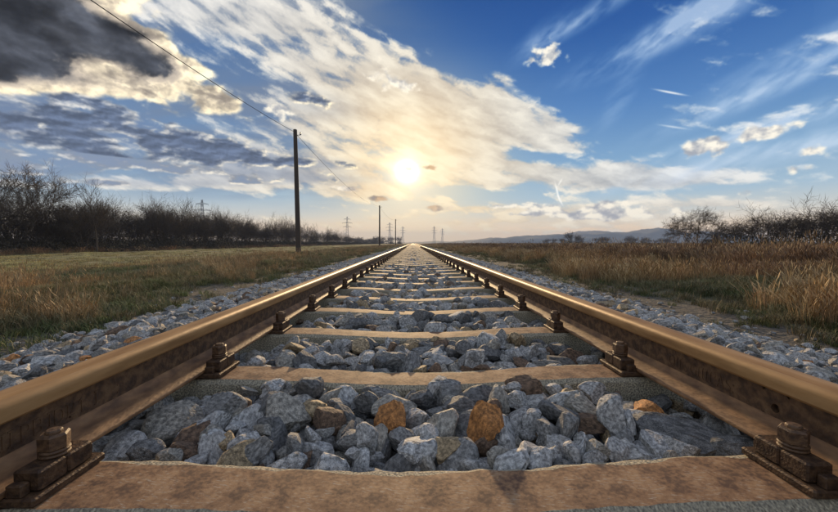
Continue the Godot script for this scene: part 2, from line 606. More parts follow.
func setup_materials() -> void:
	var st := stone_texture()
	var stn := grain_texture(77, 512, 0.035, 6, [], true, 10.0)
	var tones := [lin(0.82, 0.775, 0.70), lin(0.53, 0.505, 0.46), lin(1.0, 0.96, 0.88), lin(0.34, 0.325, 0.30), lin(0.74, 0.665, 0.54), lin(0.93, 0.885, 0.81)]
	for i in tones.size():
		var m := surf(tones[i], 0.78, st, 0.36, stn, 1.0)
		m.uv1_offset = Vector3(0.17, 0.31, 0.53) * i
		M["stone%d" % i] = m
	M["stone6"] = surf(lin(0.95, 0.40, 0.11), 0.8, st, 0.36, stn, 1.0)      # rust orange
	M["stone7"] = surf(lin(0.80, 0.58, 0.32), 0.8, st, 0.36, stn, 1.0)      # tan
	M["stone8"] = surf(lin(0.36, 0.22, 0.13), 0.8, st, 0.36, stn, 1.0)     # dark brown
	var sm_ := surf(Color.WHITE, 0.8, st, 0.36, stn, 1.0)
	sm_.vertex_color_use_as_albedo = true
	M["stone_mass"] = sm_
	var W := Color.WHITE
	var rust := grain_texture(101, 1024, 0.009, 6, [[0.0, lin(0.080, 0.042, 0.021)], [0.38, lin(0.17, 0.092, 0.045)], [0.55, lin(0.25, 0.138, 0.066)], [0.72, lin(0.32, 0.185, 0.090)], [1.0, lin(0.40, 0.25, 0.13)]], false, 0, 8.0)
	var rust_n := grain_texture(131, 512, 0.06, 4, [], true, 3.0)
	var ochre := grain_texture(102, 512, 0.012, 5, [[0.0, lin(0.22, 0.115, 0.045)], [0.5, lin(0.38, 0.215, 0.088)], [1.0, lin(0.52, 0.32, 0.15)]])
	M["rail_head"] = surf(W, 0.52, ochre, 1.0, rust_n, 0.05, true)
	M["rail_head"].metallic = 0.15
	M["rail_head"].metallic_specular = 0.35
	M["rail_head"].uv1_scale = Vector3(3.0, 3.0, 0.5)
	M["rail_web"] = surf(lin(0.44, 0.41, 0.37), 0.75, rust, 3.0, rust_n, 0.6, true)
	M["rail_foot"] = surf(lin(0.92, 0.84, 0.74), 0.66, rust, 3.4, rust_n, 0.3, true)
	M["rail_foot"].uv1_scale = Vector3(3.4, 3.4, 1.2)
	M["steel"] = surf(lin(1.0, 0.95, 0.88), 0.58, ochre, 1.0, rust_n, 0.04, true)
	M["steel"].metallic = 0.15
	M["steel"].metallic_specular = 0.25
	M["steel"].uv1_scale = Vector3(3.0, 3.0, 0.4)
	M["iron"] = surf(lin(0.34, 0.31, 0.29), 0.62, rust, 5.0, rust_n, 0.8)
	M["iron"].metallic = 0.25
	M["nut"] = surf(lin(0.44, 0.40, 0.36), 0.60, rust, 9.0, rust_n, 1.0)
	var stain := stain_texture()
	M["sleeper_top"] = surf(W, 0.78, stain, 2.3, rust_n, 0.14, true)
	var agg := grain_texture(171, 512, 0.075, 4, [[0.0, lin(0.07, 0.058, 0.042)], [0.38, lin(0.19, 0.165, 0.12)], [0.55, lin(0.38, 0.325, 0.225)], [0.70, lin(0.50, 0.43, 0.29)], [1.0, lin(0.64, 0.57, 0.44)]])
	var agg_n := grain_texture(172, 512, 0.06, 5, [], true, 5.0)
	M["concrete"] = surf(W, 0.9, agg, 4.0, agg_n, 1.0, true)
	var dirt := grain_texture(191, 1024, 0.012, 6, [[0.0, lin(0.35, 0.33, 0.30)], [0.5, lin(0.62, 0.60, 0.57)], [1.0, lin(1.0, 0.98, 0.94)]])
	var dirt_n := grain_texture(192, 512, 0.05, 5, [], true, 8.0)
	M["ground"] = surf(W, 0.95, dirt, 0.45, dirt_n, 0.9, true)
	M["ground"].vertex_color_use_as_albedo = true
	M["grit"] = surf(lin(0.10, 0.095, 0.09), 0.95, dirt, 3.0, dirt_n, 1.0, true)
	M["bark"] = surf(lin(0.075, 0.058, 0.044), 0.9)
	M["twig"] = surf(lin(0.085, 0.062, 0.042), 0.9)
	M["pole"] = surf(lin(0.085, 0.062, 0.045), 0.85, grain_texture(201, 512, 0.02, 5, [[0.0, lin(0.5, 0.5, 0.5)], [1.0, W]]), 1.5)
	M["wire"] = surf(lin(0.03, 0.03, 0.032), 0.6)
	M["porcelain"] = surf(lin(0.30, 0.28, 0.25), 0.3)
	M["lattice"] = surf(lin(0.20, 0.21, 0.22), 0.6)
	M["hill"] = surf(lin(0.05, 0.07, 0.06), 0.95)
	var leaf := surf(W, 0.75)
	leaf.vertex_color_use_as_albedo = true
	leaf.backlight = Color(0.5, 0.5, 0.5)
	M["blade"] = leaf

# ------------------------------------------------------------------ ground
var n_land := noise(301, 0.11, 4)
var n_soft := noise(302, 0.9, 3)
func land(x: float, z: float) -> float:
	var ax := absf(x)
	var y := lerpf(0.36, 0.21, sm(1.7, 2.7, ax)) - 0.21 * sm(6.0, 16.0, ax)
	var bump := n_land.get_noise_2d(x, z)
	y += bump * 0.16 * sm(2.6, 5.0, ax) * sm(400.0, 60.0, ax) + n_soft.get_noise_2d(x, z) * 0.035 * sm(2.2, 3.2, ax)
	if x > 0.0:
		y += 0.14 * sm(3.0, 6.0, x) + 0.06 * sm(6.0, 16.0, x)
	else:
		y += 0.06 * sm(3.2, 4.6, ax) * sm(10.0, 6.5, ax)
	return y

func axis_steps(reach: float, fine: float, grow: float) -> Array:
	var a := [0.0]
	var s := fine
	var x := 0.0
	while x < reach:
		x += s
		s = maxf(fine, x * grow)
		a.append(x)
	return a

func build_ground() -> void:
	var xs := []
	var half := axis_steps(2600.0, 0.3, 0.09)
	for i in range(half.size() - 1, 0, -1):
		xs.append(-half[i])
	for h in half:
		xs.append(h)
	var zs := [14.0, 8.0, 5.0, 3.0, 2.0, 1.0]
	for h in half:
		zs.append(-h)
	var st := start(0)
	var hues := noise(305, 0.25, 4)
	for z in zs:
		for x in xs:
			var ax := absf(x)
			var n := hues.get_noise_2d(x, z)
			var soil := Color(0.135, 0.115, 0.09)
			var turf := Color(0.16, 0.14, 0.065).lerp(Color(0.10, 0.105, 0.04), clampf(0.5 + n, 0.0, 1.0))
			if x < 0.0:
				turf = turf.lerp(Color(0.34, 0.30, 0.13), sm(9.0, 13.0, ax))
			else:
				turf = turf.lerp(Color(0.12, 0.085, 0.05), sm(5.0, 8.0, ax))
			st.set_color(soil.lerp(turf, sm(2.9, 4.0, ax + n * 0.8)))
			st.add_vertex(Vector3(x, land(x, z), z))
	var w := xs.size()
	for j in zs.size() - 1:
		for i in w - 1:
			var a := j * w + i
			for k in [a, a + w, a + w + 1, a, a + w + 1, a + 1]:
				st.add_index(k)
	var g := part(self, "ground", mesh_of(st), M.ground)
	tag(g, "flat rough land either side of the track", "ground", "", "structure")

func build_hills() -> void:
	# two ranges of low hills far beyond the field, as real relief
	var n := noise(311, 0.0034, 5)
	for range_ in [[1750.0, 260.0, [[225.0, 300.0, 12.0], [490.0, 170.0, 26.0], [770.0, 200.0, 33.0], [1080.0, 230.0, 48.0], [1400.0, 300.0, 38.0]]], [2250.0, 300.0, [[980.0, 190.0, 50.0], [1190.0, 240.0, 36.0], [560.0, 210.0, 30.0], [1600.0, 280.0, 66.0]]]]:
		var zc: float = range_[0]
		var half: float = range_[1]
		var st := start(0)
		var nx := 170
		var nz := 18
		for j in nz + 1:
			var v := float(j) / nz
			for i in nx + 1:
				var x := -400.0 + 2700.0 * i / nx
				var h := 0.0
				for p in range_[2]:
					h += p[2] * exp(-pow((x - p[0]) / p[1], 2.0))
				var ridge := pow(sin(v * PI), 0.9)
				h = h * ridge * (1.0 + 0.5 * n.get_noise_2d(x, v * half * 2.0)) + 4.0 * ridge * n.get_noise_2d(x * 3.0, v * 300.0)
				h *= sm(-400.0, 0.0, x) * sm(2300.0, 1900.0, x)
				st.add_vertex(Vector3(x, h - 2.0, -zc + half * (1.0 - 2.0 * v)))
		for j in nz:
			for i in nx:
				var a := j * (nx + 1) + i
				for k in [a, a + nx + 1, a + nx + 2, a, a + nx + 2, a + 1]:
					st.add_index(k)
		var o := part(self, "hills", mesh_of(st), M.hill)
		tag(o, "", "", "", "structure")
		o.set_meta("label", "low blue hills on the horizon, nearer ridge" if zc < 2000.0 else "pale blue mountain behind the nearer ridge of hills")

# ------------------------------------------------------------------ ballast
func octa_sphere(level: int) -> Array:
	var v: Array = [Vector3.UP, Vector3.DOWN, Vector3.LEFT, Vector3.RIGHT, Vector3.FORWARD, Vector3.BACK]
	var f: Array = []
	for y in [0, 1]:
		for q in [[3, 4], [4, 2], [2, 5], [5, 3]]:
			f.append([y, q[0], q[1]] if y == 0 else [y, q[1], q[0]])
	for l in level:
		var mid := {}
		var nf := []
		for t in f:
			var m := []
			for e in [[t[0], t[1]], [t[1], t[2]], [t[2], t[0]]]:
				var key := Vector2i(mini(e[0], e[1]), maxi(e[0], e[1]))
				if not mid.has(key):
					v.append(((v[e[0]] + v[e[1]]) * 0.5).normalized())
					mid[key] = v.size() - 1
				m.append(mid[key])
			nf.append_array([[t[0], m[0], m[2]], [m[0], t[1], m[1]], [m[2], m[1], t[2]], [m[0], m[1], m[2]]])
		f = nf
	return [v, f]

func stone_mesh(seed_: int, level: int, taper := 0.0) -> ArrayMesh:
	var r := RandomNumberGenerator.new()
	r.seed = seed_
	var o := octa_sphere(level)
	var v: Array = (o[0] as Array).duplicate()
	var f: Array = o[1]
	var planes := []
	for k in r.randi_range(7, 11):
		var n := Vector3(r.randfn(), r.randfn(), r.randfn()).normalized()
		planes.append([n, r.randf_range(0.42, 0.80)])
	var nn := noise(seed_ * 7 + 1, 1.1, 4)
	for i in v.size():
		var p: Vector3 = v[i]
		for pass_ in 2:
			for q in planes:
				var e: float = p.dot(q[0]) - q[1]
				if e > 0.0:
					p -= (q[0] as Vector3) * e * 0.97
		p *= 1.0 + 0.10 * nn.get_noise_3dv(p * 1.3 + Vector3.ONE * seed_) + 0.05 * nn.get_noise_3dv(p * 4.0)
		p.x *= 1.0 - taper * p.y
		p.z *= 1.0 - taper * p.y
		v[i] = p
	# face normals, then vertex normals that keep the sharper creases
	var fn := []
	var touch := {}
	for i in f.size():
		var n: Vector3 = (v[f[i][2]] - v[f[i][0]]).cross(v[f[i][1]] - v[f[i][0]])
		if n.dot(v[f[i][0]]) < 0.0:
			n = -n
			f[i] = [f[i][0], f[i][2], f[i][1]]
		fn.append(n.normalized())
		for k in 3:
			if not touch.has(f[i][k]):
				touch[f[i][k]] = []
			touch[f[i][k]].append(i)
	var st := start()
	for i in f.size():
		for k in 3:
			var n := Vector3.ZERO
			for j in touch[f[i][k]]:
				if (fn[j] as Vector3).dot(fn[i]) > 0.90:
					n += fn[j]
			st.set_normal(n.normalized())
			st.add_vertex(v[f[i][k]])
	return st.commit()

var n_level := noise(401, 1.3, 3)
func stone_level(x: float, z: float) -> float:
	var ax := absf(x)
	var y: float
	if ax < 0.84:
		y = 0.486 + 0.010 * sm(-8.0, -5.0, z) + 0.008 * sm(0.2, 0.5, ax) - 0.03 * sm(0.5, 0.66, ax)
	else:
		y = lerpf(0.470, 0.245, sm(1.35, 2.65, ax))
	# heaped a little against the side of a sleeper
	if ax < 1.15:
		var k := roundf((SLEEPER_FIRST - z) / SLEEPER_STEP)
		var dz := z - (SLEEPER_FIRST - k * SLEEPER_STEP)
		if dz > 0.0:
			y += 0.020 * sm(0.19, 0.10, dz) * sm(0.60, 0.40, ax)
		else:
			y -= 0.008 * sm(0.19, 0.10, -dz)
	if z > -0.60:
		y -= 0.05 * sm(-0.60, -0.55, z)
	return y + n_level.get_noise_2d(x, z) * 0.022

func in_sleeper(x: float, z: float, pad: float) -> bool:
	if absf(x) > 1.2 + pad:
		return false
	var k := roundf((SLEEPER_FIRST - z) / SLEEPER_STEP)
	return absf(z - (SLEEPER_FIRST - k * SLEEPER_STEP)) < 0.088 + pad

const NEAR_VARIANTS := 18
const FAR_VARIANTS := 8
func build_ballast() -> void:
	rng.seed = 4242
	var near := []
	for i in NEAR_VARIANTS:
		near.append(stone_mesh(900 + i, 3))
	var far := []
	for i in FAR_VARIANTS:
		far.append(stone_mesh(950 + i, 2))
	var beds := []
	for b in [["track_ballast", "grey crushed stone ballast between the two rails"], ["ballast_shoulder", "ballast shoulder sloping down outside the rail under the wooden poles' side"], ["ballast_shoulder", "ballast shoulder sloping down towards the brown dry field"]]:
		var t := thing(b[0], Vector3.ZERO)
		tag(t, b[1], "ballast", "", "structure")
		beds.append(t)
	# fine dark grit that shows in the gaps between stones
	for i in 3:
		var st := start(0)
		var xs: Array = [[-0.80, 0.80], [-2.75, -0.80], [0.80, 2.75]][i]
		var zs := axis_steps(1000.0, 0.12, 0.06)
		zs.insert(0, -1.5)
		zs.insert(0, -4.0)
		var nx := 12
		for z in zs:
			for k in nx + 1:
				var x := lerpf(xs[0], xs[1], float(k) / nx)
				var edge := sm(2.35, 2.75, absf(x))
				st.add_vertex(Vector3(x, lerpf(stone_level(x, -z) - 0.062, land(x, -z) - 0.03, edge), -z))
		for j in zs.size() - 1:
			for k in nx:
				var a := j * (nx + 1) + k
				for q in [a, a + nx + 1, a + nx + 2, a, a + nx + 2, a + 1]:
					st.add_index(q)
		var g := part(beds[i], "grit", mesh_of(st), M.grit)
	# stones dropped one by one onto a height field
	var cell := 0.02
	var x0 := -2.8
	var z0 := -7.2
	var gw := int(5.6 / cell)
	var gd := int(8.2 / cell)
	var hf := PackedFloat32Array()
	hf.resize(gw * gd)
	for j in gd:
		for i in gw:
			var x := x0 + (i + 0.5) * cell
			var z := z0 + (j + 0.5) * cell
			hf[j * gw + i] = stone_level(x, z) - 0.075
	var stones := []
	var misses := 0
	while misses < 1500 and stones.size() < 26000:
		var best := Vector2.ZERO
		var low := 1.0
		for k in 5:
			var x := rng.randf_range(x0 + 0.1, x0 + 5.5)
			var z := rng.randf_range(z0 + 0.1, z0 + 8.0)
			if in_sleeper(x, z, 0.004) or absf(absf(x) - GAUGE_HALF) < 0.05 and rng.randf() < 0.5:
				continue
			if absf(x) > 2.35 and rng.randf() < (absf(x) - 2.35) * 2.6:
				continue
			var i := clampi(int((x - x0) / cell), 0, gw - 1)
			var j := clampi(int((z - z0) / cell), 0, gd - 1)
			var e := hf[j * gw + i] - (stone_level(x, z) - 0.022)
			if e < low:
				low = e
				best = Vector2(x, z)
		if low >= 0.0:
			misses += 1
			continue
		var u := rng.randf()
		var big := lerpf(0.022, 0.042, u) if rng.randf() < 0.74 else lerpf(0.040, 0.062, u)
		var ext := Vector3(big * 1.08, big * rng.randf_range(0.52, 0.85), big * rng.randf_range(0.56, 0.92))
		var yaw := rng.randf() * TAU
		# stones beside a sleeper keep clear of it
		if in_sleeper(best.x, best.y, big * 0.62):
			ext *= 0.82
		var hs := 0.0
		for k in 6:
			var q := best + Vector2.from_angle(TAU * k / 6.0 + yaw) * ext.z * (0.55 if k > 0 else 0.0)
			var i := clampi(int((q.x - x0) / cell), 0, gw - 1)
			var j := clampi(int((q.y - z0) / cell), 0, gd - 1)
			hs += hf[j * gw + i]
		hs /= 6.0
		var cy := hs + ext.y * 0.62
		var lim := stone_level(best.x, best.y) + 0.016
		if absf(absf(best.x) - GAUGE_HALF) < 0.075 + ext.x:
			lim = minf(lim, RAIL_TOP - 0.149 - 0.02)
		cy = minf(cy, lim - ext.y * 0.55)
		var basis_ := Basis.from_euler(Vector3(rng.randfn(0.0, 0.38), yaw, rng.randfn(0.0, 0.38)))
		var reach := ext.x
		var i0 := clampi(int((best.x - reach - x0) / cell), 0, gw - 1)
		var i1 := clampi(int((best.x + reach - x0) / cell), 0, gw - 1)
		var j0 := clampi(int((best.y - reach - z0) / cell), 0, gd - 1)
		var j1 := clampi(int((best.y + reach - z0) / cell), 0, gd - 1)
		var cs := cos(yaw)
		var sn := sin(yaw)
		for j in range(j0, j1 + 1):
			for i in range(i0, i1 + 1):
				var dx := x0 + (i + 0.5) * cell - best.x
				var dz := z0 + (j + 0.5) * cell - best.y
				var a := (dx * cs - dz * sn) / ext.x
				var b := (dx * sn + dz * cs) / ext.z
				var r2 := a * a + b * b
				if r2 < 1.0:
					hf[j * gw + i] = maxf(hf[j * gw + i], cy + ext.y * sqrt(1.0 - r2) * 0.86)
		stones.append({"p": Vector3(best.x, cy, best.y), "b": basis_ * Basis.from_scale(ext * 1.18), "s": ext.x})
	print("stones ", stones.size())
	# the stones that show largest become parts, the rest one mass
	var pick := [[], [], []]
	for s in stones:
		var p: Vector3 = s.p
		var d := -p.z
		s.bed = 0 if absf(p.x) < 0.78 else (1 if p.x < 0.0 else 2)
		var seen: bool = d > 0.45 and absf(p.x) < 1.2 * d + 0.12 and p.y + s.s * 0.5 > stone_level(p.x, p.z) - 0.030
		if s.bed > 0 and seen:
			# hidden behind the head of the rail from the eye
			var t := GAUGE_HALF / absf(p.x)
			seen = EYE + (p.y - EYE) * t > RAIL_TOP - 0.03
		s.k = s.s / maxf(d, 0.3) if seen else 0.0
		pick[s.bed].append(s)
	var rest := []
	for b in 3:
		(pick[b] as Array).sort_custom(func(m, n): return m.k > n.k)
		var single := 0
		for s in pick[b]:
			if s.k > 0.0 and single < 298:
				var tone := rng.randi_range(0, 5)
				var odd := rng.randf()
				if odd < 0.07:
					tone = 7
				elif odd < 0.11:
					tone = 8
				elif odd < 0.125:
					tone = 6
				var o := part(beds[b], "stone", near[rng.randi_range(0, NEAR_VARIANTS - 1)], M["stone%d" % tone])
				o.transform = Transform3D(s.b, s.p)
				if tone >= 6:
					o.set_meta("label", ["rust orange stone", "tan stone", "dark brown stone"][tone - 6])
				single += 1
			else:
				rest.append(s)
	# the one large orange rock and a few other marked stones between the rails
	for s in [[Vector3(0.150, 0.508, -0.93), Vector3(0.040, 0.052, 0.040), 0.9, 6, "large rust orange rock standing proud of the grey ballast"],
			[Vector3(-0.575, 0.470, -0.935), Vector3(0.046, 0.038, 0.042), 0.2, 8, "dark brown rock beside the rail"],
			[Vector3(-0.405, 0.472, -0.815), Vector3(0.044, 0.032, 0.040), 1.1, 7, "tan squarish rock among grey ballast"],
			[Vector3(0.055, 0.470, -0.87), Vector3(0.038, 0.026, 0.032), 0.4, 7, "flat tan rock next to the orange rock"],
			[Vector3(0.63, 0.470, -0.90), Vector3(0.105, 0.045, 0.052), -0.75, 3, "long dark slab of stone beside the rail"],
			[Vector3(0.70, 0.465, -0.80), Vector3(0.075, 0.042, 0.055), -0.2, 3, "broad dark angular stone against the sleeper"]]:
		var o := part(beds[0], "stone", stone_mesh(977, 3, 0.55) if s[3] == 6 else near[int(absf(s[0].x) * 100.0) % NEAR_VARIANTS], M["stone%d" % s[3]])
		o.transform = Transform3D(Basis.from_euler(Vector3(0.1, s[2], 0.12)) * Basis.from_scale(s[1] * 1.35), s[0])
		o.set_meta("label", s[4])
	# farther stones: scattered in two layers, growing sparser only where they can no longer be told apart
	for k in 52000:
		var d := 6.9 * pow(95.0 / 6.9, pow(rng.randf(), 1.0))
		var x := rng.randf_range(-2.75, 2.75)
		if absf(x) > 2.35 and rng.randf() < (absf(x) - 2.35) * 2.2:
			continue
		if in_sleeper(x, -d, 0.01):
			continue
		if absf(absf(x) - GAUGE_HALF) < 0.07:
			continue
		var big := rng.randf_range(0.036, 0.066) * (1.0 + maxf(0.0, d - 20.0) * 0.012)
		var ext := Vector3(big, big * rng.randf_range(0.5, 0.8), big * rng.randf_range(0.62, 0.95))
		var y := stone_level(x, -d) - 0.006 - ext.y * rng.randf_range(0.75, 1.3)
		rest.append({"p": Vector3(x, y, -d), "b": Basis.from_euler(Vector3(rng.randfn(0, 0.3), rng.randf() * TAU, rng.randfn(0, 0.3))) * Basis.from_scale(ext * 1.18), "s": big, "bed": 0 if absf(x) < 0.78 else (1 if x < 0 else 2)})
	# stray stones rolled off onto the bare strip beside the shoulder
	for k in 900:
		var d := 0.8 * pow(40.0, rng.randf())
		var side := -1.0 if rng.randf() < 0.5 else 1.0
		var x := side * (2.35 + absf(rng.randfn(0.0, 0.45)))
		var big := rng.randf_range(0.012, 0.045)
		rest.append({"p": Vector3(x, land(x, -d) + big * 0.2, -d), "b": Basis.from_euler(Vector3(0, rng.randf() * TAU, 0)) * Basis.from_scale(Vector3(big, big * 0.6, big * 0.8)), "s": big, "bed": 1 if x < 0 else 2})
	var tint := [Color(0.82, 0.775, 0.70), Color(0.53, 0.505, 0.46), Color(1.0, 0.96, 0.88), Color(0.34, 0.325, 0.30), Color(0.74, 0.665, 0.54), Color(0.93, 0.885, 0.81)]
	for b in 3:
		var mass := Node3D.new()
		mass.name = "gravel"
		beds[b].add_child(mass)
		mass.set_meta("kind", "stuff")
		var groups := []
		for v in FAR_VARIANTS:
			groups.append([])
		for s in rest:
			if s.bed == b:
				groups[rng.randi_range(0, FAR_VARIANTS - 1)].append(s)
		for v in FAR_VARIANTS:
			var xf := []
			var cl := []
			for s in groups[v]:
				xf.append(Transform3D(s.b, s.p))
				var c: Color = tint[rng.randi_range(0, 5)]
				var odd := rng.randf()
				if odd < 0.05:
					c = Color(0.80, 0.58, 0.32)
				elif odd < 0.09:
					c = Color(0.40, 0.25, 0.15)
				cl.append(c)
			scatter(mass, "loose_stones", far[v], M.stone_mass, xf, cl).set_meta("kind", "stuff")

func scatter(parent: Node, called: String, mesh: Mesh, mat: Material, xf: Array, cl: Array) -> MultiMeshInstance3D:
	var mm := MultiMesh.new()
	mm.transform_format = MultiMesh.TRANSFORM_3D
	mm.use_colors = true
	mm.mesh = mesh
	mm.instance_count = xf.size()
	for i in xf.size():
		mm.set_instance_transform(i, xf[i])
		mm.set_instance_color(i, cl[i])
	var o := MultiMeshInstance3D.new()
	o.name = numbered(called) if parent == self else called
	o.multimesh = mm
	o.material_override = mat
	parent.add_child(o, true)
	return o

# ------------------------------------------------------------------ sleepers
func sleeper_mesh(seed_: int, detail: int) -> ArrayMesh:
	var r := RandomNumberGenerator.new()
	r.seed = seed_
	var nn := noise(seed_, 9.0, 4)
	var n := detail
	var rows := []
	for i in n + 1:
		var x := -1.2 + 2.4 * i / n
		var ax := absf(x)
		var top := -0.024 * sm(0.62, 0.02, ax)
		var w := 0.076 - 0.006 * sm(0.55, 0.3, ax)
		var c0 := 0.010 + 0.005 * absf(nn.get_noise_2d(x, 3.0)) * 2.0
		var j0 := nn.get_noise_2d(x * 1.7, 11.0) * 0.005
		var j1 := nn.get_noise_2d(x * 1.7, 21.0) * 0.005
		var crumb := 0.006 + 0.013 * clampf(0.5 + 1.6 * nn.get_noise_2d(x * 0.5, 31.0), 0.0, 1.0)
		rows.append([Vector3(x, -0.19, w + 0.03), Vector3(x, top - c0, w + 0.008 + j0), Vector3(x, top - 0.001, w - c0 * 0.7 + j0), Vector3(x, top + 0.001, 0.0), Vector3(x, top, -w + c0 * 0.7 + j1 + crumb), Vector3(x, top - 0.003, -w + c0 * 0.7 + j1), Vector3(x, top - c0, -w - 0.008 + j1), Vector3(x, -0.19, -w - 0.03)])
	var a := start(-1)
	var b := start(0)
	for i in n:
		for k in 7:
			var st := b if k == 2 or k == 3 else a
			quad(st, rows[i][k], rows[i][k + 1], rows[i + 1][k + 1], rows[i + 1][k])
	for e in [0, n]:
		for k in range(1, 7):
			if e == 0:
				tri(a, rows[e][0], rows[e][k + 1], rows[e][k])
			else:
				tri(a, rows[e][0], rows[e][k], rows[e][k + 1])
	a.generate_normals()
	b.generate_normals()
	var m := a.commit()
	b.commit(m)
	m.surface_set_material(0, M.concrete)
	m.surface_set_material(1, M.sleeper_top)
	return m

const ORDINAL := ["first", "second", "third", "fourth", "fifth", "sixth", "seventh", "eighth", "ninth", "tenth", "eleventh", "twelfth"]
func nth(k: int) -> String:
	if k < 12:
		return ORDINAL[k]
	return "%d%s" % [k + 1, "th" if (k + 1) % 10 > 3 or (k + 1) % 10 == 0 or (k + 1) / 10 == 1 else ["st", "nd", "rd"][(k + 1) % 10 - 1]]

func build_sleepers() -> void:
	rng.seed = 55
	var proto := []
	for i in 4:
		proto.append(sleeper_mesh(600 + i, 120))
	var plain := sleeper_mesh(610, 24)
	for k in range(0, 110):
		var t := part(self, "sleeper", proto[k % 4] if k < 12 else plain)
		t.position = Vector3(rng.randf_range(-0.008, 0.008), SEAT + (rng.randf_range(-0.004, 0.004) if k > 0 else 0.0), SLEEPER_FIRST - k * SLEEPER_STEP)
		t.rotation.y = rng.randf_range(-0.004, 0.004)
		var label: String
		if k < 26:
			label = "%s concrete sleeper counting from the bottom of the picture, rust-stained top" % nth(k)
		else:
			label = "far sleeper seen as a faint line where the rails converge"
		tag(t, label, "sleeper", "sleepers under the rails")
	var xf := []
	var cl := []
	for k in range(110, 900):
		xf.append(Transform3D(Basis.IDENTITY, Vector3(0, SEAT, SLEEPER_FIRST - k * SLEEPER_STEP)))
		cl.append(Color.WHITE)
	var far := sleeper_mesh(611, 6)
	var m := scatter(self, "distant_sleepers", far, null, xf, cl)
	tag(m, "distant sleepers merging at the vanishing point of the track", "sleepers", "", "stuff")

# ------------------------------------------------------------------ rails
const RAIL_Z := [3.0, 1.0, 0.0, -0.6, -1.3, -2.0, -3.0, -5.0, -8.0, -13.0, -20.0, -35.0, -60.0, -100.0, -170.0, -300.0, -520.0, -900.0]
func sweep(prof: Array, mat: Material, parent: Node, called: String) -> MeshInstance3D:
	# prof: points (x, y) listed so that the outside lies to the left when walking on
	var st := start(0)
	for i in prof.size() - 1:
		var p: Vector2 = prof[i]
		var q: Vector2 = prof[i + 1]
		for k in RAIL_Z.size() - 1:
			var za: float = RAIL_Z[k]
			var zb: float = RAIL_Z[k + 1]
			quad(st, Vector3(p.x, p.y, za), Vector3(p.x, p.y, zb), Vector3(q.x, q.y, zb), Vector3(q.x, q.y, za))
	return part(parent, called, mesh_of(st), mat)

func arc(c: Vector2, r: float, a0: float, a1: float, n: int) -> Array:
	var out := []
	for i in n + 1:
		var a := deg_to_rad(lerpf(a0, a1, float(i) / n))
		out.append(c + Vector2(cos(a), sin(a)) * r)
	return out

func web_sheet(x: float, y0: float, y1: float, hole: Vector2, hr: float) -> ArrayMesh:
	# both flat faces of the web between two heights, with one bolt hole, closed on one face to keep light out
	var st := start()
	var a := hole.x - 0.03
	var b := hole.x + 0.03
	for s in [-1.0, 1.0]:
		var blind: bool = s > 0.0
		var p := func(z: float, y: float) -> Vector3: return Vector3(x * s, y, z)
		var zs := [3.0, 1.0, 0.0, b, -1.1, -2.0, -5.0, -13.0, -35.0, -100.0, -300.0, -900.0]
		for k in zs.size() - 1:
			var za: float = zs[k]
			var zb: float = zs[k + 1]
			if k == 3:
				za = a
			if s > 0.0:
				quad(st, p.call(za, y0), p.call(za, y1), p.call(zb, y1), p.call(zb, y0))
			else:
				quad(st, p.call(za, y0), p.call(zb, y0), p.call(zb, y1), p.call(za, y1))
		# the plate round the hole
		var n := 24
		for i in n:
			var t0 := TAU * i / n
			var t1 := TAU * (i + 1) / n
			var ring := []
			for t in [t0, t1]:
				var d := Vector2(cos(t), sin(t))
				var k := minf(0.03 / maxf(absf(d.x), 1e-4), minf((y1 - hole.y) / maxf(d.y, 1e-4) if d.y > 0.0 else 9.0, (hole.y - y0) / maxf(-d.y, 1e-4) if d.y < 0.0 else 9.0))
				ring.append([hole if blind else hole + d * hr, hole + d * k])
			quad(st, p.call(ring[0][0].x, ring[0][0].y), p.call(ring[0][1].x, ring[0][1].y), p.call(ring[1][1].x, ring[1][1].y), p.call(ring[1][0].x, ring[1][0].y))
			if s < 0.0:
				var g0: Vector2 = ring[0][0]
				var g1: Vector2 = ring[1][0]
				quad(st, Vector3(-x, g0.y, g0.x), Vector3(x * 0.98, g0.y, g0.x), Vector3(x * 0.98, g1.y, g1.x), Vector3(-x, g1.y, g1.x))
	return mesh_of(st)

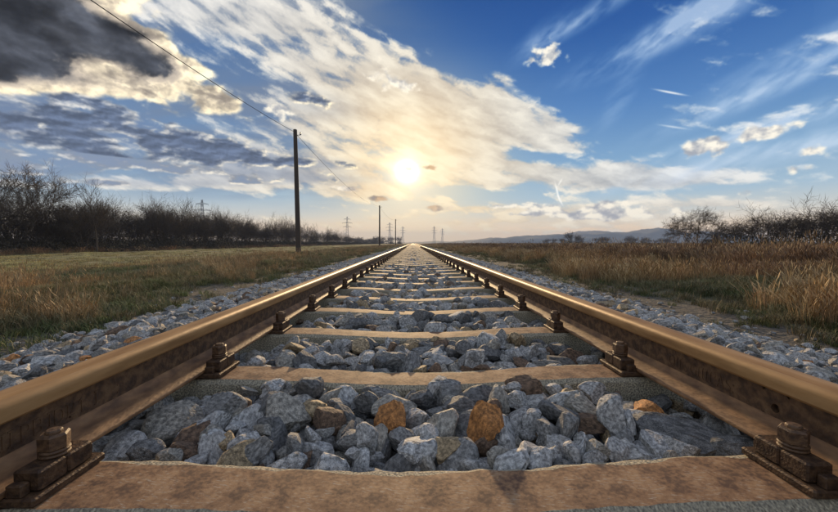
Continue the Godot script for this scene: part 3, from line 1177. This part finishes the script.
func build_rails() -> void:
	for s in [-1.0, 1.0]:
		var t := thing("rail", Vector3(GAUGE_HALF * s, RAIL_TOP - 0.149, 0.0))
		tag(t, "rusty steel rail on the side of the wooden poles" if s < 0 else "rusty steel rail beside the brown field, with a bolt hole in its web", "rail", "rails of the track")
		# head: two sides and the underside; the running band is polished
		var side := [Vector2(0.007, 0.0965), Vector2(0.0085, 0.1000), Vector2(0.0125, 0.1030), Vector2(0.0300, 0.1085)]
		side += arc(Vector2(0.0300, 0.1115), 0.0030, -80.0, 0.0, 4)
		side += arc(Vector2(0.0165, 0.1305), 0.0170, 2.0, 66.0, 12)
		var right: Array = side
		var left := []
		for p in side:
			left.push_front(Vector2(-p.x, p.y))
		sweep(right, M.rail_head, t, "head_side")
		sweep(left, M.rail_head, t, "head_side")
		var e: Vector2 = right[right.size() - 1]
		var band := [e]
		for k in range(1, 8):
			var u := lerpf(e.x, -e.x, k / 8.0)
			band.append(Vector2(u, lerpf(e.y, 0.149, 1.0 - pow(absf(u) / e.x, 2.0))))
		band.append(Vector2(-e.x, e.y))
		sweep(band, M.steel, t, "running_surface")
		# web
		var y0 := 0.040
		var y1 := 0.0965
		if s > 0.0:
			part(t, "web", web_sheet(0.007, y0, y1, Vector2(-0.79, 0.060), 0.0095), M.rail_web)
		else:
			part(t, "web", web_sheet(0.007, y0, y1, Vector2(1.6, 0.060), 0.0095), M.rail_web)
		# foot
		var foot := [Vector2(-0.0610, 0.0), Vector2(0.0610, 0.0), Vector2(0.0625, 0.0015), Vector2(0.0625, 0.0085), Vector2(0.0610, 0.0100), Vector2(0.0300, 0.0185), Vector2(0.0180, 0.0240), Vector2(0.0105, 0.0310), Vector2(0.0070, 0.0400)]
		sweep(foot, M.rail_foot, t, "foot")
		var other := []
		for k in range(8, 1, -1):
			other.append(Vector2(-foot[k].x, foot[k].y))
		other.append(Vector2(-0.0610, 0.0))
		sweep(other, M.rail_foot, t, "foot")
		# rolling marks raised on the web
		var words: Array = [["II", 0.672], ["PB", 0.716], ["I", 0.752], ["DI", 0.778], ["21", 0.812], ["I", 0.862], [":", 0.925]] if s < 0.0 else [["OIIC", 1.09], ["GIIII", 1.003], ["'AS:", 0.925]]
		for w in words:
			var tm := TextMesh.new()
			var font := SystemFont.new()
			font.font_names = PackedStringArray(["Droid Sans"])
			tm.font = font
			tm.text = w[0]
			tm.font_size = 32
			tm.pixel_size = 0.00125
			tm.depth = 0.0026
			var o := part(t, "rolling_mark", tm, M.rail_web)
			o.position = Vector3(-0.007 * s, 0.063, -w[1])
			o.rotation.y = PI / 2.0 if s < 0.0 else -PI / 2.0

# ------------------------------------------------------------------ fastenings
func build_fastenings() -> void:
	rng.seed = 77
	var st := start()
	bevel_box(st, Vector3(-0.114, 0.0, -0.072), Vector3(0.114, 0.0145, 0.072), 0.003)
	var plate := mesh_of(st)
	var clips := []
	for s in [-1.0, 1.0]:
		st = start()
		var xa: float = 0.060 * s
		var xb: float = 0.106 * s
		# stout clip bridging the rail foot and the plate, split by a narrow joint
		bevel_box(st, Vector3(minf(xa, xb), 0.0150, -0.052), Vector3(maxf(xa, xb), 0.0490, -0.0015), 0.003)
		bevel_box(st, Vector3(minf(xa, xb), 0.0150, 0.0015), Vector3(maxf(xa, xb), 0.0490, 0.052), 0.003)
		bevel_box(st, Vector3(minf(xa, xb * 0.965), 0.0160, -0.004), Vector3(maxf(xa, xb * 0.965), 0.0475, 0.004), 0.001)
		clips.append(mesh_of(st))
		st = start()
		var ra: float = 0.0655 * s
		var rb: float = 0.092 * s
		for e in [-1.0, 1.0]:
			var za: float = 0.0525 * e
			var zb: float = 0.069 * e
			st = start()
			bevel_box(st, Vector3(minf(ra, rb), 0.0140, minf(za, zb)), Vector3(maxf(ra, rb), 0.0350, maxf(za, zb)), 0.002)
			clips.append(mesh_of(st))
	st = start(0)
	var coil := []
	for k in 2:
		for q in [[0.0190, 0.0], [0.0222, 0.0012], [0.0230, 0.0032], [0.0222, 0.0052], [0.0192, 0.0064]]:
			coil.append([q[0], q[1] + k * 0.0064])
	lathe(st, Vector3.ZERO, coil, 20)
	var washer := mesh_of(st)
	st = start()
	lathe(st, Vector3.ZERO, [[0.0, 0.0], [0.0215, 0.0], [0.0232, 0.0016], [0.0232, 0.0235], [0.0200, 0.0270], [0.0, 0.0270]], 6, 0.35)
	var nut := mesh_of(st)
	st = start()
	lathe(st, Vector3.ZERO, [[0.0125, 0.0], [0.0125, 0.0040], [0.0105, 0.0060], [0.0, 0.0066]], 14)
	var bolt := mesh_of(st)
	for k in range(0, 60):
		for s in [-1.0, 1.0]:
			var t := thing("rail_fastening", Vector3(GAUGE_HALF * s, SEAT + 0.0005, SLEEPER_FIRST - k * SLEEPER_STEP))
			t.rotation.y = rng.randf_range(-0.01, 0.01)
			var which := "pole-side" if s < 0.0 else "field-side"
			var label: String
			if k < 22:
				label = "%s rusty clip and nut fastening counting from the bottom along the %s rail" % [nth(k), which]
			else:
				label = "small dark fastening in the receding row along the %s rail" % which
			tag(t, label, "fastening", "clip fastenings along the %s rail" % which)
			part(t, "base_plate", plate, M.iron)
			for i in 2:
				var side := -1.0 if i == 0 else 1.0
				if side == s and k > 14:
					continue   # the outer half is hidden behind the rail far away
				part(t, "clip", clips[i * 3], M.iron)
				part(t, "rib", clips[i * 3 + 1], M.iron)
				part(t, "rib", clips[i * 3 + 2], M.iron)
				var b := Vector3(0.080 * side, 0.0488, rng.randf_range(-0.003, 0.003))
				var w := part(t, "spring_washer", washer, M.nut)
				w.position = b
				var n := part(t, "nut", nut, M.nut)
				n.position = b + Vector3(0, 0.0128, 0)
				n.rotation.y = rng.randf() * TAU
				var bo := part(t, "bolt", bolt, M.nut)
				bo.position = b + Vector3(0, 0.0398, 0)

# ------------------------------------------------------------------ poles and wires
func build_poles() -> void:
	rng.seed = 12
	var spots := [[-7.4, 22.0, 7.05], [-6.62, -22.0, 7.03], [-5.87, -66.5, 7.2], [-4.95, -107.0, 7.3]]
	var labels := ["wooden line pole behind the viewer carrying the near end of the wire", "tall dark wooden pole in front of the hedgerow", "second wooden pole, thin and farther down the line", "third wooden pole, tiny beside the vanishing point"]
	var tops := []
	for i in spots.size():
		var s: Array = spots[i]
		var y := land(s[0], s[1]) - 0.02
		var t := thing("wooden_pole", Vector3(s[0], y, s[1]))
		tag(t, labels[i], "pole", "wooden line poles along the track")
		var st := start(0)
		var h: float = s[2]
		var lean := Vector3(-0.12 if i == 1 else 0.03, 0.0, 0.0)
		var pr := []
		for k in 9:
			var v := k / 8.0
			pr.append([lerpf(0.150, 0.105, v), h * v])
		for k in 8:
			tube(st, Vector3(0, pr[k][1], 0) + lean * (k / 8.0), Vector3(0, pr[k + 1][1], 0) + lean * ((k + 1) / 8.0), pr[k][0], pr[k + 1][0], 14)
		tube(st, Vector3(0, h, 0) + lean, Vector3(0, h + 0.05, 0) + lean, 0.105, 0.0, 14)
		part(t, "shaft", mesh_of(st), M.pole)
		st = start(0)
		tube(st, Vector3(0.08, h - 0.30, 0) + lean, Vector3(0.30, h - 0.30, 0) + lean, 0.014, 0.014, 6)
		tube(st, Vector3(0.30, h - 0.31, 0) + lean, Vector3(0.30, h - 0.16, 0) + lean, 0.014, 0.014, 6)
		var br := part(t, "bracket", mesh_of(st), M.wire)
		st = start(0)
		lathe(st, Vector3(0.30, h - 0.20, 0) + lean, [[0.02, -0.09], [0.05, -0.08], [0.05, -0.04], [0.03, -0.02], [0.04, 0.02], [0.03, 0.06], [0.0, 0.07]], 10)
		part(t, "insulator", mesh_of(st), M.porcelain)
		tops.append(Vector3(s[0] - 0.05, y + h - 0.12, s[1]) + lean)
	for i in spots.size() - 1:
		var st := start(0)
		var a: Vector3 = tops[i]
		var b: Vector3 = tops[i + 1]
		var n := 60
		var sag: float = [1.22, 0.9, 0.8][i]
		var last := a
		for k in range(1, n + 1):
			var v := float(k) / n
			var p := a.lerp(b, v) - Vector3(0, sag * 4.0 * v * (1.0 - v), 0)
			tube(st, last, p, 0.011, 0.011, 6)
			last = p
		var w := part(self, "overhead_wire", mesh_of(st), M.wire)
		tag(w, ["dark wire slanting from the tall pole up out of the frame", "thin wire sagging from the tall pole to the second pole", "thin wire between the second and third poles"][i], "wire", "wires between the poles")

# ------------------------------------------------------------------ lattice pylons
func pylon_mesh(h: float) -> ArrayMesh:
	var st := start()
	var w0 := h * 0.075
	var th := h * 0.0036
	var waist := func(v: float) -> float: return lerpf(w0, h * 0.012, pow(v, 0.7))
	var lv := 11
	for k in lv:
		var v0 := float(k) / lv
		var v1 := float(k + 1) / lv
		var a: float = waist.call(v0)
		var b: float = waist.call(v1)
		for c in 4:
			var s0 := Vector3([-1, 1, 1, -1][c], 0, [-1, -1, 1, 1][c])
			var s1 := Vector3([-1, 1, 1, -1][(c + 1) % 4], 0, [-1, -1, 1, 1][(c + 1) % 4])
			tube(st, s0 * a + Vector3(0, h * v0, 0), s0 * b + Vector3(0, h * v1, 0), th, th, 4)
			tube(st, s0 * a + Vector3(0, h * v0, 0), s1 * b + Vector3(0, h * v1, 0), th * 0.6, th * 0.6, 3)
			tube(st, s1 * a + Vector3(0, h * v0, 0), s0 * b + Vector3(0, h * v1, 0), th * 0.6, th * 0.6, 3)
	return mesh_of(st)

func arm_mesh(h: float, span: float) -> ArrayMesh:
	var st := start()
	var th := h * 0.0036
	for s in [-1.0, 1.0]:
		for z in [-1.0, 1.0]:
			tube(st, Vector3(0, 0, z * h * 0.015), Vector3(s * span, 0, 0), th, th * 0.7, 4)
			tube(st, Vector3(0, h * 0.035, z * h * 0.015), Vector3(s * span, 0, 0), th, th * 0.7, 4)
		for k in range(1, 5):
			var u := k / 5.0
			tube(st, Vector3(s * span * u, 0, 0), Vector3(s * span * (u - 0.1), h * 0.035 * (1.0 - u), 0), th * 0.6, th * 0.6, 3)
		tube(st, Vector3(s * span * 0.96, 0, 0), Vector3(s * span * 0.96, -h * 0.04, 0), th * 0.7, th * 0.7, 3)
	return mesh_of(st)

func build_pylons() -> void:
	# x, z, height, label
	for p in [[-219.0, -400.0, 46.0, "lattice power pylon rising behind the hedgerow, the largest one"], [-112.0, -650.0, 46.0, "small lattice pylon between the first and second wooden poles"], [-52.0, -850.0, 47.0, "faint lattice pylon just past the second wooden pole"], [-29.0, -1080.0, 48.0, "faint lattice pylon beside the vanishing point on the poles' side"], [60.0, -1080.0, 48.0, "faint lattice pylon just across the track from the poles"], [91.0, -1180.0, 46.0, "faintest lattice pylon over the brown field near the vanishing point"]]:
		var t := thing("power_pylon", Vector3(p[0], land(p[0], p[1]) - 0.05, p[1]))
		t.rotation.y = 0.25
		tag(t, p[3], "pylon", "lattice pylons on the horizon")
		var h: float = p[2]
		part(t, "tower", pylon_mesh(h), M.lattice)
		for a in [[0.62, 0.15], [0.76, 0.19], [0.90, 0.13]]:
			var o := part(t, "cross_arm", arm_mesh(h, h * a[1]), M.lattice)
			o.position.y = h * a[0]

# ------------------------------------------------------------------ trees and shrubs
func limb(st: SurfaceTool, p: Vector3, d: Vector3, length: float, r: float, depth: int, o: Dictionary) -> void:
	var segs := 3 if depth > 0 else 2
	var q := p
	var dir := d
	var sides := 5 if r > 0.04 else 3
	for k in segs:
		dir = (dir + Vector3(rng.randfn(0, o.wobble), rng.randfn(0, o.wobble) + o.rise, rng.randfn(0, o.wobble))).normalized()
		var e := q + dir * length / segs
		var r0 := r * (1.0 - 0.55 * k / segs)
		var r1 := r * (1.0 - 0.55 * (k + 1) / segs)
		if depth == 0 and k == segs - 1:
			r1 = r0 * 0.4
		tube(st, q, e, r0, r1, sides)
		q = e
		if depth > 0:
			var kids: int = o.kids if k > 0 or depth < o.depth else 1
			for c in kids:
				var side := dir.cross(Vector3(rng.randfn(), rng.randfn(), rng.randfn())).normalized()
				var nd: Vector3 = (dir * rng.randf_range(0.5, 0.9) + side * rng.randf_range(0.45, 0.95) * o.spread).normalized()
				limb(st, q, nd, length * rng.randf_range(0.50, 0.78), maxf(r1 * rng.randf_range(0.5, 0.72), o.thin), depth - 1, o)

func shrub_parts(seed_: int, stems: int, h: float, o: Dictionary) -> Array:
	rng.seed = seed_
	var trunk := start(0)
	var crown := start(0)
	for s in stems:
		var a := TAU * s / stems + rng.randf()
		var out: float = rng.randf_range(0.1, 1.0) * o.lean
		var d := Vector3(cos(a) * out, 1.0, sin(a) * out).normalized()
		var foot: Vector3 = Vector3(cos(a), 0, sin(a)) * rng.randf() * o.base
		var l: float = h * rng.randf_range(0.35, 0.6)
		var mid: Vector3 = foot + d * l * 0.45
		tube(trunk, foot - Vector3(0, 0.1, 0), mid, o.r, o.r * 0.8, 6)
		limb(crown, mid, d, l, o.r * 0.8, o.depth, o)
	return [mesh_of(trunk), mesh_of(crown)]

func leaf_cluster(seed_: int, count: int, size: Vector3, leaf: float, c0: Color, c1: Color) -> ArrayMesh:
	var r := RandomNumberGenerator.new()
	r.seed = seed_
	var st := start()
	for i in count:
		var p := Vector3(r.randfn(), absf(r.randfn()) * 0.9, r.randfn()) * 0.5
		p = p.limit_length(1.1) * size
		var n := Vector3(r.randfn(), r.randfn() + 0.4, r.randfn()).normalized()
		var u := n.cross(Vector3(r.randfn(), r.randfn(), r.randfn())).normalized() * leaf * r.randf_range(0.6, 1.3)
		var v := n.cross(u) * 0.5
		st.set_color(c0.lerp(c1, r.randf()))
		quad(st, p - u, p - v, p + u, p + v)
	return mesh_of(st)

func place_plant(called: String, pieces: Array, at: Vector3, turn: float, scale_: Vector3, label: String, category: String, group: String) -> Node3D:
	var t := thing(called, at)
	t.rotation.y = turn
	t.scale = scale_
	tag(t, label, category, group)
	for p in pieces:
		part(t, p[0], p[1], p[2])
	return t

func build_hedge() -> void:
	var o := {"wobble": 0.16, "rise": 0.05, "kids": 2, "spread": 0.75, "depth": 3, "thin": 0.009, "lean": 0.55, "base": 0.5, "r": 0.045}
	var kinds := []
	for i in 6:
		kinds.append(shrub_parts(1000 + i, 9, 4.2, o))
	var leaves := []
	for i in 3:
		leaves.append(leaf_cluster(1050 + i, 700, Vector3(1.5, 1.5, 1.3), 0.085, Color(0.045, 0.036, 0.022), Color(0.075, 0.062, 0.03)))
	rng.seed = 99
	# hedgerow parallel to the track, thinning away to the horizon
	var z := -26.0
	var k := 0
	var spots := []
	while z > -420.0:
		var x := -36.0 + rng.randf_range(-1.6, 1.6) + (0.0 if z > -200.0 else (-z - 200.0) * 0.03)
		spots.append([x, z])
		z -= 0.85 + maxf(0.0, (-z - 60.0) * 0.03) + rng.randf_range(-0.4, 0.4)
	for s in spots:
		var d := Vector2(s[0], s[1]).length()
		var hs := rng.randf_range(0.55, 1.12) * lerpf(1.0, 1.35, sm(45.0, 80.0, d)) * lerpf(1.0, 0.62, sm(110.0, 260.0, d))
		var kind: Array = kinds[rng.randi_range(0, 5)]
		var lf: ArrayMesh = leaves[rng.randi_range(0, 2)]
		var label := "%s hedgerow shrub counting from the picture's left edge along the row" % nth(k) if k < 45 else ("bare shrub in the middle stretch of the hedgerow behind the tall pole" if s[1] > -150.0 else "tiny shrub at the far end of the hedgerow")
		place_plant("hedge_shrub", [["stems", kind[0], M.bark], ["twigs", kind[1], M.twig], ["dead_leaves", lf, M.blade]], Vector3(s[0], land(s[0], s[1]), s[1]), rng.randf() * TAU, Vector3(1.0, hs, 1.0), label, "shrub", "shrubs of the hedgerow")
		k += 1
	var brush := leaf_cluster(1060, 260, Vector3(1.6, 0.9, 1.2), 0.075, Color(0.06, 0.045, 0.026), Color(0.12, 0.09, 0.05))
	var xf := []
	var cl := []
	for i in 1700:
		var d := 24.0 * pow(13.0, rng.randf())
		var x := -36.0 + rng.randfn(0.0, 1.3) + (0.0 if d < 200.0 else (d - 200.0) * 0.03)
		xf.append(Transform3D(Basis.from_euler(Vector3(0, rng.randf() * TAU, 0)) * Basis.from_scale(Vector3(1.0, rng.randf_range(0.9, 2.0), 1.0)), Vector3(x, land(x, -d), -d)))
		cl.append(Color(1, 1, 1) * rng.randf_range(0.6, 1.2))
	var ug := scatter(self, "undergrowth", brush, M.blade, xf, cl)
	tag(ug, "tangled brown undergrowth along the foot of the hedgerow", "undergrowth", "", "stuff")
	# taller bare trees standing out of the hedgerow
	var to := {"wobble": 0.13, "rise": 0.06, "kids": 2, "spread": 0.62, "depth": 4, "thin": 0.010, "lean": 0.42, "base": 0.35, "r": 0.075}
	var tall := shrub_parts(1101, 5, 5.6, to)
	var slim := shrub_parts(1102, 2, 6.0, {"wobble": 0.10, "rise": 0.08, "kids": 2, "spread": 0.45, "depth": 3, "thin": 0.011, "lean": 0.18, "base": 0.2, "r": 0.07})
	for t in [[-35.16, 34.0, tall, 1.0, "tall bare tree with fanned branches at the very end of the hedgerow"], [-34.11, 36.0, slim, 0.80, "slim bare sapling next to the fanned tree in the hedgerow"], [-31.61, 38.5, slim, 0.93, "straight bare sapling standing over the middle of the near hedgerow"], [-33.58, 58.0, slim, 1.0, "slim bare tree right beside the largest pylon"], [-32.50, 38.0, tall, 0.62, "short bushy bare tree rising from the near hedgerow"]]:
		var zz: float = -t[1]
		var x: float = t[0]
		place_plant("bare_tree", [["trunk", t[2][0], M.bark], ["crown", t[2][1], M.twig]], Vector3(x, land(x, zz), zz), rng.randf() * TAU, Vector3.ONE * t[3], t[4], "tree", "")

func build_right_trees() -> void:
	var o := {"wobble": 0.17, "rise": 0.03, "kids": 2, "spread": 0.95, "depth": 4, "thin": 0.010, "lean": 1.25, "base": 0.12, "r": 0.075}
	var round_ := shrub_parts(1203, 8, 4.3, o)
	var at := Vector3(34.0, 0.0, -45.0)
	at.y = land(at.x, at.z)
	place_plant("bare_tree", [["trunk", round_[0], M.bark], ["crown", round_[1], M.twig]], at, 0.4, Vector3(0.78, 0.82, 0.78), "round-crowned bare tree standing alone in the brown field", "tree", "")
	var so := {"wobble": 0.2, "rise": 0.03, "kids": 2, "spread": 0.95, "depth": 3, "thin": 0.010, "lean": 0.8, "base": 0.8, "r": 0.05}
	var kinds := []
	for i in 4:
		kinds.append(shrub_parts(1210 + i, 9, 3.6, so))
	var lv := []
	for i in 3:
		lv.append(leaf_cluster(1230 + i, 650, Vector3(1.8, 1.9, 1.5), 0.085, Color(0.035, 0.038, 0.016), Color(0.11, 0.095, 0.03)))
	rng.seed = 1300
	var names := ["low dark bush right beside the round bare tree", "dark bush second past the round bare tree", "tall bush with a spike of bare shoots in the field", "leafy dark bush between the spiked bush and the frame edge", "yellowish leafy bush near the frame edge", "dense dark bush close to the frame edge", "tall yellow-green bush at the frame edge", "bush at the outer edge of the field row", "bush beyond the frame edge at the end of the row", "last bush of the field row out past the frame"]
	var xs := [34.96, 35.77, 37.03, 37.59, 38.09, 38.33, 38.69, 39.17, 39.94, 40.78]
	var hh := [0.72, 0.85, 1.08, 0.86, 0.95, 0.90, 1.12, 1.1, 1.15, 1.1]
	for i in xs.size():
		var d := 41.0 - i * 0.9
		var x: float = xs[i]
		var k: Array = kinds[i % 4]
		place_plant("field_bush", [["stems", k[0], M.bark], ["twigs", k[1], M.twig], ["leaves", lv[i % 3], M.blade]], Vector3(x, land(x, -d), -d), rng.randf() * TAU, Vector3(1.0, hh[i], 1.0), names[i], "bush", "bushes at the edge of the field")

func build_far_woods() -> void:
	var o := {"wobble": 0.17, "rise": 0.05, "kids": 2, "spread": 0.85, "depth": 3, "thin": 0.035, "lean": 0.6, "base": 1.0, "r": 0.16}
	var k := shrub_parts(1401, 8, 9.0, o)
	var lf := leaf_cluster(1402, 900, Vector3(4.0, 4.6, 4.0), 0.35, Color(0.04, 0.035, 0.02), Color(0.07, 0.06, 0.03))
	rng.seed = 1410
	# the lone copse and the line of far trees along the edge of the field: x, distance, scale
	var list := [[87.3, 210.0, 0.62, "small dark bare tree alone on the horizon over the field"], [92.4, 214.0, 0.50, "lower bush against the small lone horizon tree"]]
	for t in list:
		var x: float = t[0]
		place_plant("distant_tree", [["trunk", k[0], M.bark], ["crown", k[1], M.twig], ["foliage", lf, M.blade]], Vector3(x, land(x, -t[1]), -t[1]), rng.randf() * TAU, Vector3(0.8, 1.0, 0.8) * t[2], t[3], "tree", "")
	var u := 117.0
	while u < 284.0:
		var d := 330.0 + rng.randf_range(-20.0, 20.0)
		var x := u
		var s := rng.randf_range(0.34, 0.52) * (1.25 if u > 150.0 and u < 197.0 else 0.85)
		place_plant("distant_tree", [["trunk", k[0], M.bark], ["crown", k[1], M.twig], ["foliage", lf, M.blade]], Vector3(x, land(x, -d), -d), rng.randf() * TAU, Vector3(1.3, 1.0, 1.3) * s, "dark tree in the low line along the far edge of the field", "tree", "trees along the far edge of the field")
		u += rng.randf_range(3.5, 6.5)
	u = -70.0
	while u < -11.0:
		var d := 420.0 + rng.randf_range(-40.0, 60.0)
		var x := u
		place_plant("distant_tree", [["trunk", k[0], M.bark], ["crown", k[1], M.twig], ["foliage", lf, M.blade]], Vector3(x, land(x, -d), -d), rng.randf() * TAU, Vector3(1.2, 1.0, 1.2) * rng.randf_range(0.5, 0.75), "far tree behind the poles near the vanishing point", "tree", "far trees near the vanishing point")
		u += rng.randf_range(4.5, 10.0)

# ------------------------------------------------------------------ grass
func tuft(seed_: int, blades: int, h: float, spread: float, bend: float, width: float, c0: Color, c1: Color, heads := 0) -> ArrayMesh:
	var r := RandomNumberGenerator.new()
	r.seed = seed_
	var st := start()
	for i in blades:
		var a := r.randf() * TAU
		var foot := Vector3(cos(a), 0, sin(a)) * spread * sqrt(r.randf())
		var b := r.randf() * TAU
		var lean := Vector3(cos(b), 0, sin(b)) * bend * r.randf_range(0.2, 1.0)
		var l := h * r.randf_range(0.45, 1.0)
		var p1 := foot + Vector3(0, l * 0.55, 0) + lean * l * 0.35
		var p2 := foot + Vector3(0, l * (1.0 - 0.25 * bend), 0) + lean * l
		var side := Vector3(-sin(b + 0.6), 0, cos(b + 0.6)) * width * r.randf_range(0.6, 1.2)
		st.set_color(c0.lerp(c1, r.randf()))
		quad(st, foot - side, p1 - side * 0.8, p1 + side * 0.8, foot + side)
		tri(st, p1 - side * 0.8, p2, p1 + side * 0.8)
		if i < heads:
			var w := side.normalized() * width * 2.2
			var up := (p2 - p1).normalized() * 0.09
			quad(st, p2 - up, p2 - w, p2 + up, p2 + w)
	return mesh_of(st)

func build_grass() -> void:
	rng.seed = 2024
	var hue := noise(511, 0.28, 3)
	var straw0 := Color(0.264, 0.178, 0.078)
	var straw1 := Color(0.512, 0.372, 0.171)
	var kinds := {
		"green": [tuft(1, 46, 0.20, 0.13, 0.8, 0.0045, Color(0.054, 0.078, 0.022), Color(0.147, 0.163, 0.046)), tuft(2, 46, 0.26, 0.14, 0.9, 0.0045, Color(0.070, 0.085, 0.025), Color(0.186, 0.178, 0.059))],
		"mixed": [tuft(3, 44, 0.30, 0.15, 0.9, 0.0045, Color(0.11, 0.105, 0.042), Color(0.30, 0.25, 0.12)), tuft(4, 44, 0.34, 0.16, 0.8, 0.0045, Color(0.085, 0.078, 0.034), Color(0.26, 0.19, 0.09))],
		"straw": [tuft(5, 40, 0.62, 0.16, 0.55, 0.0045, straw0, straw1, 14), tuft(6, 36, 0.70, 0.18, 0.45, 0.0045, Color(0.217, 0.132, 0.062), Color(0.465, 0.310, 0.139), 16)],
		"stalk": [tuft(7, 9, 0.95, 0.14, 0.30, 0.0040, Color(0.186, 0.116, 0.054), Color(0.434, 0.295, 0.139), 9)],
		"brown": [tuft(8, 44, 0.66, 0.2, 0.5, 0.0050, Color(0.132, 0.081, 0.046), Color(0.326, 0.202, 0.101), 18), tuft(9, 44, 0.58, 0.2, 0.6, 0.0050, Color(0.109, 0.070, 0.043), Color(0.279, 0.171, 0.085), 10)],
		"short": [tuft(10, 40, 0.10, 0.2, 0.9, 0.006, Color(0.26, 0.23, 0.085), Color(0.50, 0.42, 0.17))],
	}
	var bins := {}
	for side in [-1.0, 1.0]:
		var zone := "left" if side < 0.0 else "right"
		for i in 34000:
			var d := 0.9 * pow(170.0 / 0.9, pow(rng.randf(), 0.82))
			var x_far := minf(1.32 * d + 5.0, 90.0)
			var ax := 2.55 + (x_far - 2.55) * rng.randf()
			if rng.randf() < 0.35:
				ax = 2.55 + (minf(x_far, 9.0) - 2.55) * rng.randf()
			var x: float = ax * side
			var n := hue.get_noise_2d(x, -d)
			var kind := ""
			var sc := rng.randf_range(0.75, 1.2)
			var edge := ax + n * 1.1
			if edge < 2.9 and rng.randf() < 0.9:
				continue
			if side < 0.0:
				if edge < 3.5:
					kind = "green" if rng.randf() < 0.75 else "mixed"
					sc *= 0.6
					if rng.randf() < 0.5:
						continue
				elif ax < 10.0 + n * 3.0:
					var u := rng.randf() + n * 0.9
					kind = "green" if u < 0.46 else ("mixed" if u < 0.88 else ("straw" if rng.randf() < 0.45 else "stalk"))
					if kind == "straw" and rng.randf() < 0.4:
						kind = "mixed"
					sc *= 0.58
					if kind == "straw" or kind == "stalk":
						sc *= 0.75
				elif ax > 31.0:
					kind = "brown" if rng.randf() < 0.5 else "mixed"
				else:
					kind = "short" if rng.randf() < 0.93 else "mixed"
					sc *= 1.0 if kind == "short" else 0.7
			else:
				if edge < 3.7:
					kind = "green" if rng.randf() < 0.6 else "mixed"
					sc *= 0.6
					if rng.randf() < 0.6:
						continue
				elif edge < 5.6:
					var u := rng.randf() + n * 0.8
					kind = "green" if u < 0.55 else ("mixed" if u < 0.9 else "straw")
					sc *= 0.8
				elif edge < 8.0:
					var u := rng.randf() + n * 0.9
					kind = "green" if u < 0.22 else ("mixed" if u < 0.62 else ("straw" if u < 0.9 else "brown"))
					sc *= 0.62
				else:
					kind = "brown" if rng.randf() < 0.78 else ("straw" if rng.randf() < 0.7 else "stalk")
			sc *= lerpf(0.78, 1.0, sm(7.0, 14.0, ax)) if side > 0.0 else 0.95
			var dry := 1.0 if side > 0.0 else 1.3  # plain colour gain: all tufts beside the poles come out paler
			var fat := 1.0 + maxf(0.0, d - 8.0) * 0.035
			var key := "%s_%s" % [zone, kind]
			if not bins.has(key):
				bins[key] = []
			bins[key].append([Transform3D(Basis.from_euler(Vector3(0, rng.randf() * TAU, 0)) * Basis.from_scale(Vector3(fat * sc, sc, fat * sc)), Vector3(x, land(x, -d) - 0.015, -d)), Color(1, 1, 1).lerp(Color(1.06, 0.92, 0.80), clampf(0.5 + 1.6 * hue.get_noise_2d(x * 0.6 + 50.0, -d * 0.6), 0.0, 1.0)) * dry * rng.randf_range(0.62, 1.2) * (1.0 + 0.5 * hue.get_noise_2d(x * 1.6, -d * 1.2 + 90.0))])
	var called := {"green": "green_grass", "mixed": "rough_grass", "straw": "straw_grass", "stalk": "dry_stalks", "brown": "brown_grass", "short": "meadow_grass"}
	for key in bins:
		var zone: String = key.split("_")[0]
		var kind: String = key.split("_")[1]
		var group := []
		var vs: Array = kinds[kind]
		var mass := Node3D.new()
		mass.name = numbered(called[kind])
		add_child(mass)
		tag(mass, "%s %s" % [{"green": "short green grass tufts", "mixed": "rough brown and olive grass tufts", "straw": "pale straw-coloured tall grass", "stalk": "thin dry stalks with seed heads", "brown": "tall brown dry grass", "short": "short yellowish meadow turf"}[kind], "on the side of the wooden poles" if zone == "left" else "on the side of the brown field"], "grass", "", "stuff")
		for v in vs.size():
			var xf := []
			var cl := []
			for i in range(v, bins[key].size(), vs.size()):
				xf.append(bins[key][i][0])
				cl.append(bins[key][i][1])
			scatter(mass, "tufts", vs[v], M.blade, xf, cl).set_meta("kind", "stuff")
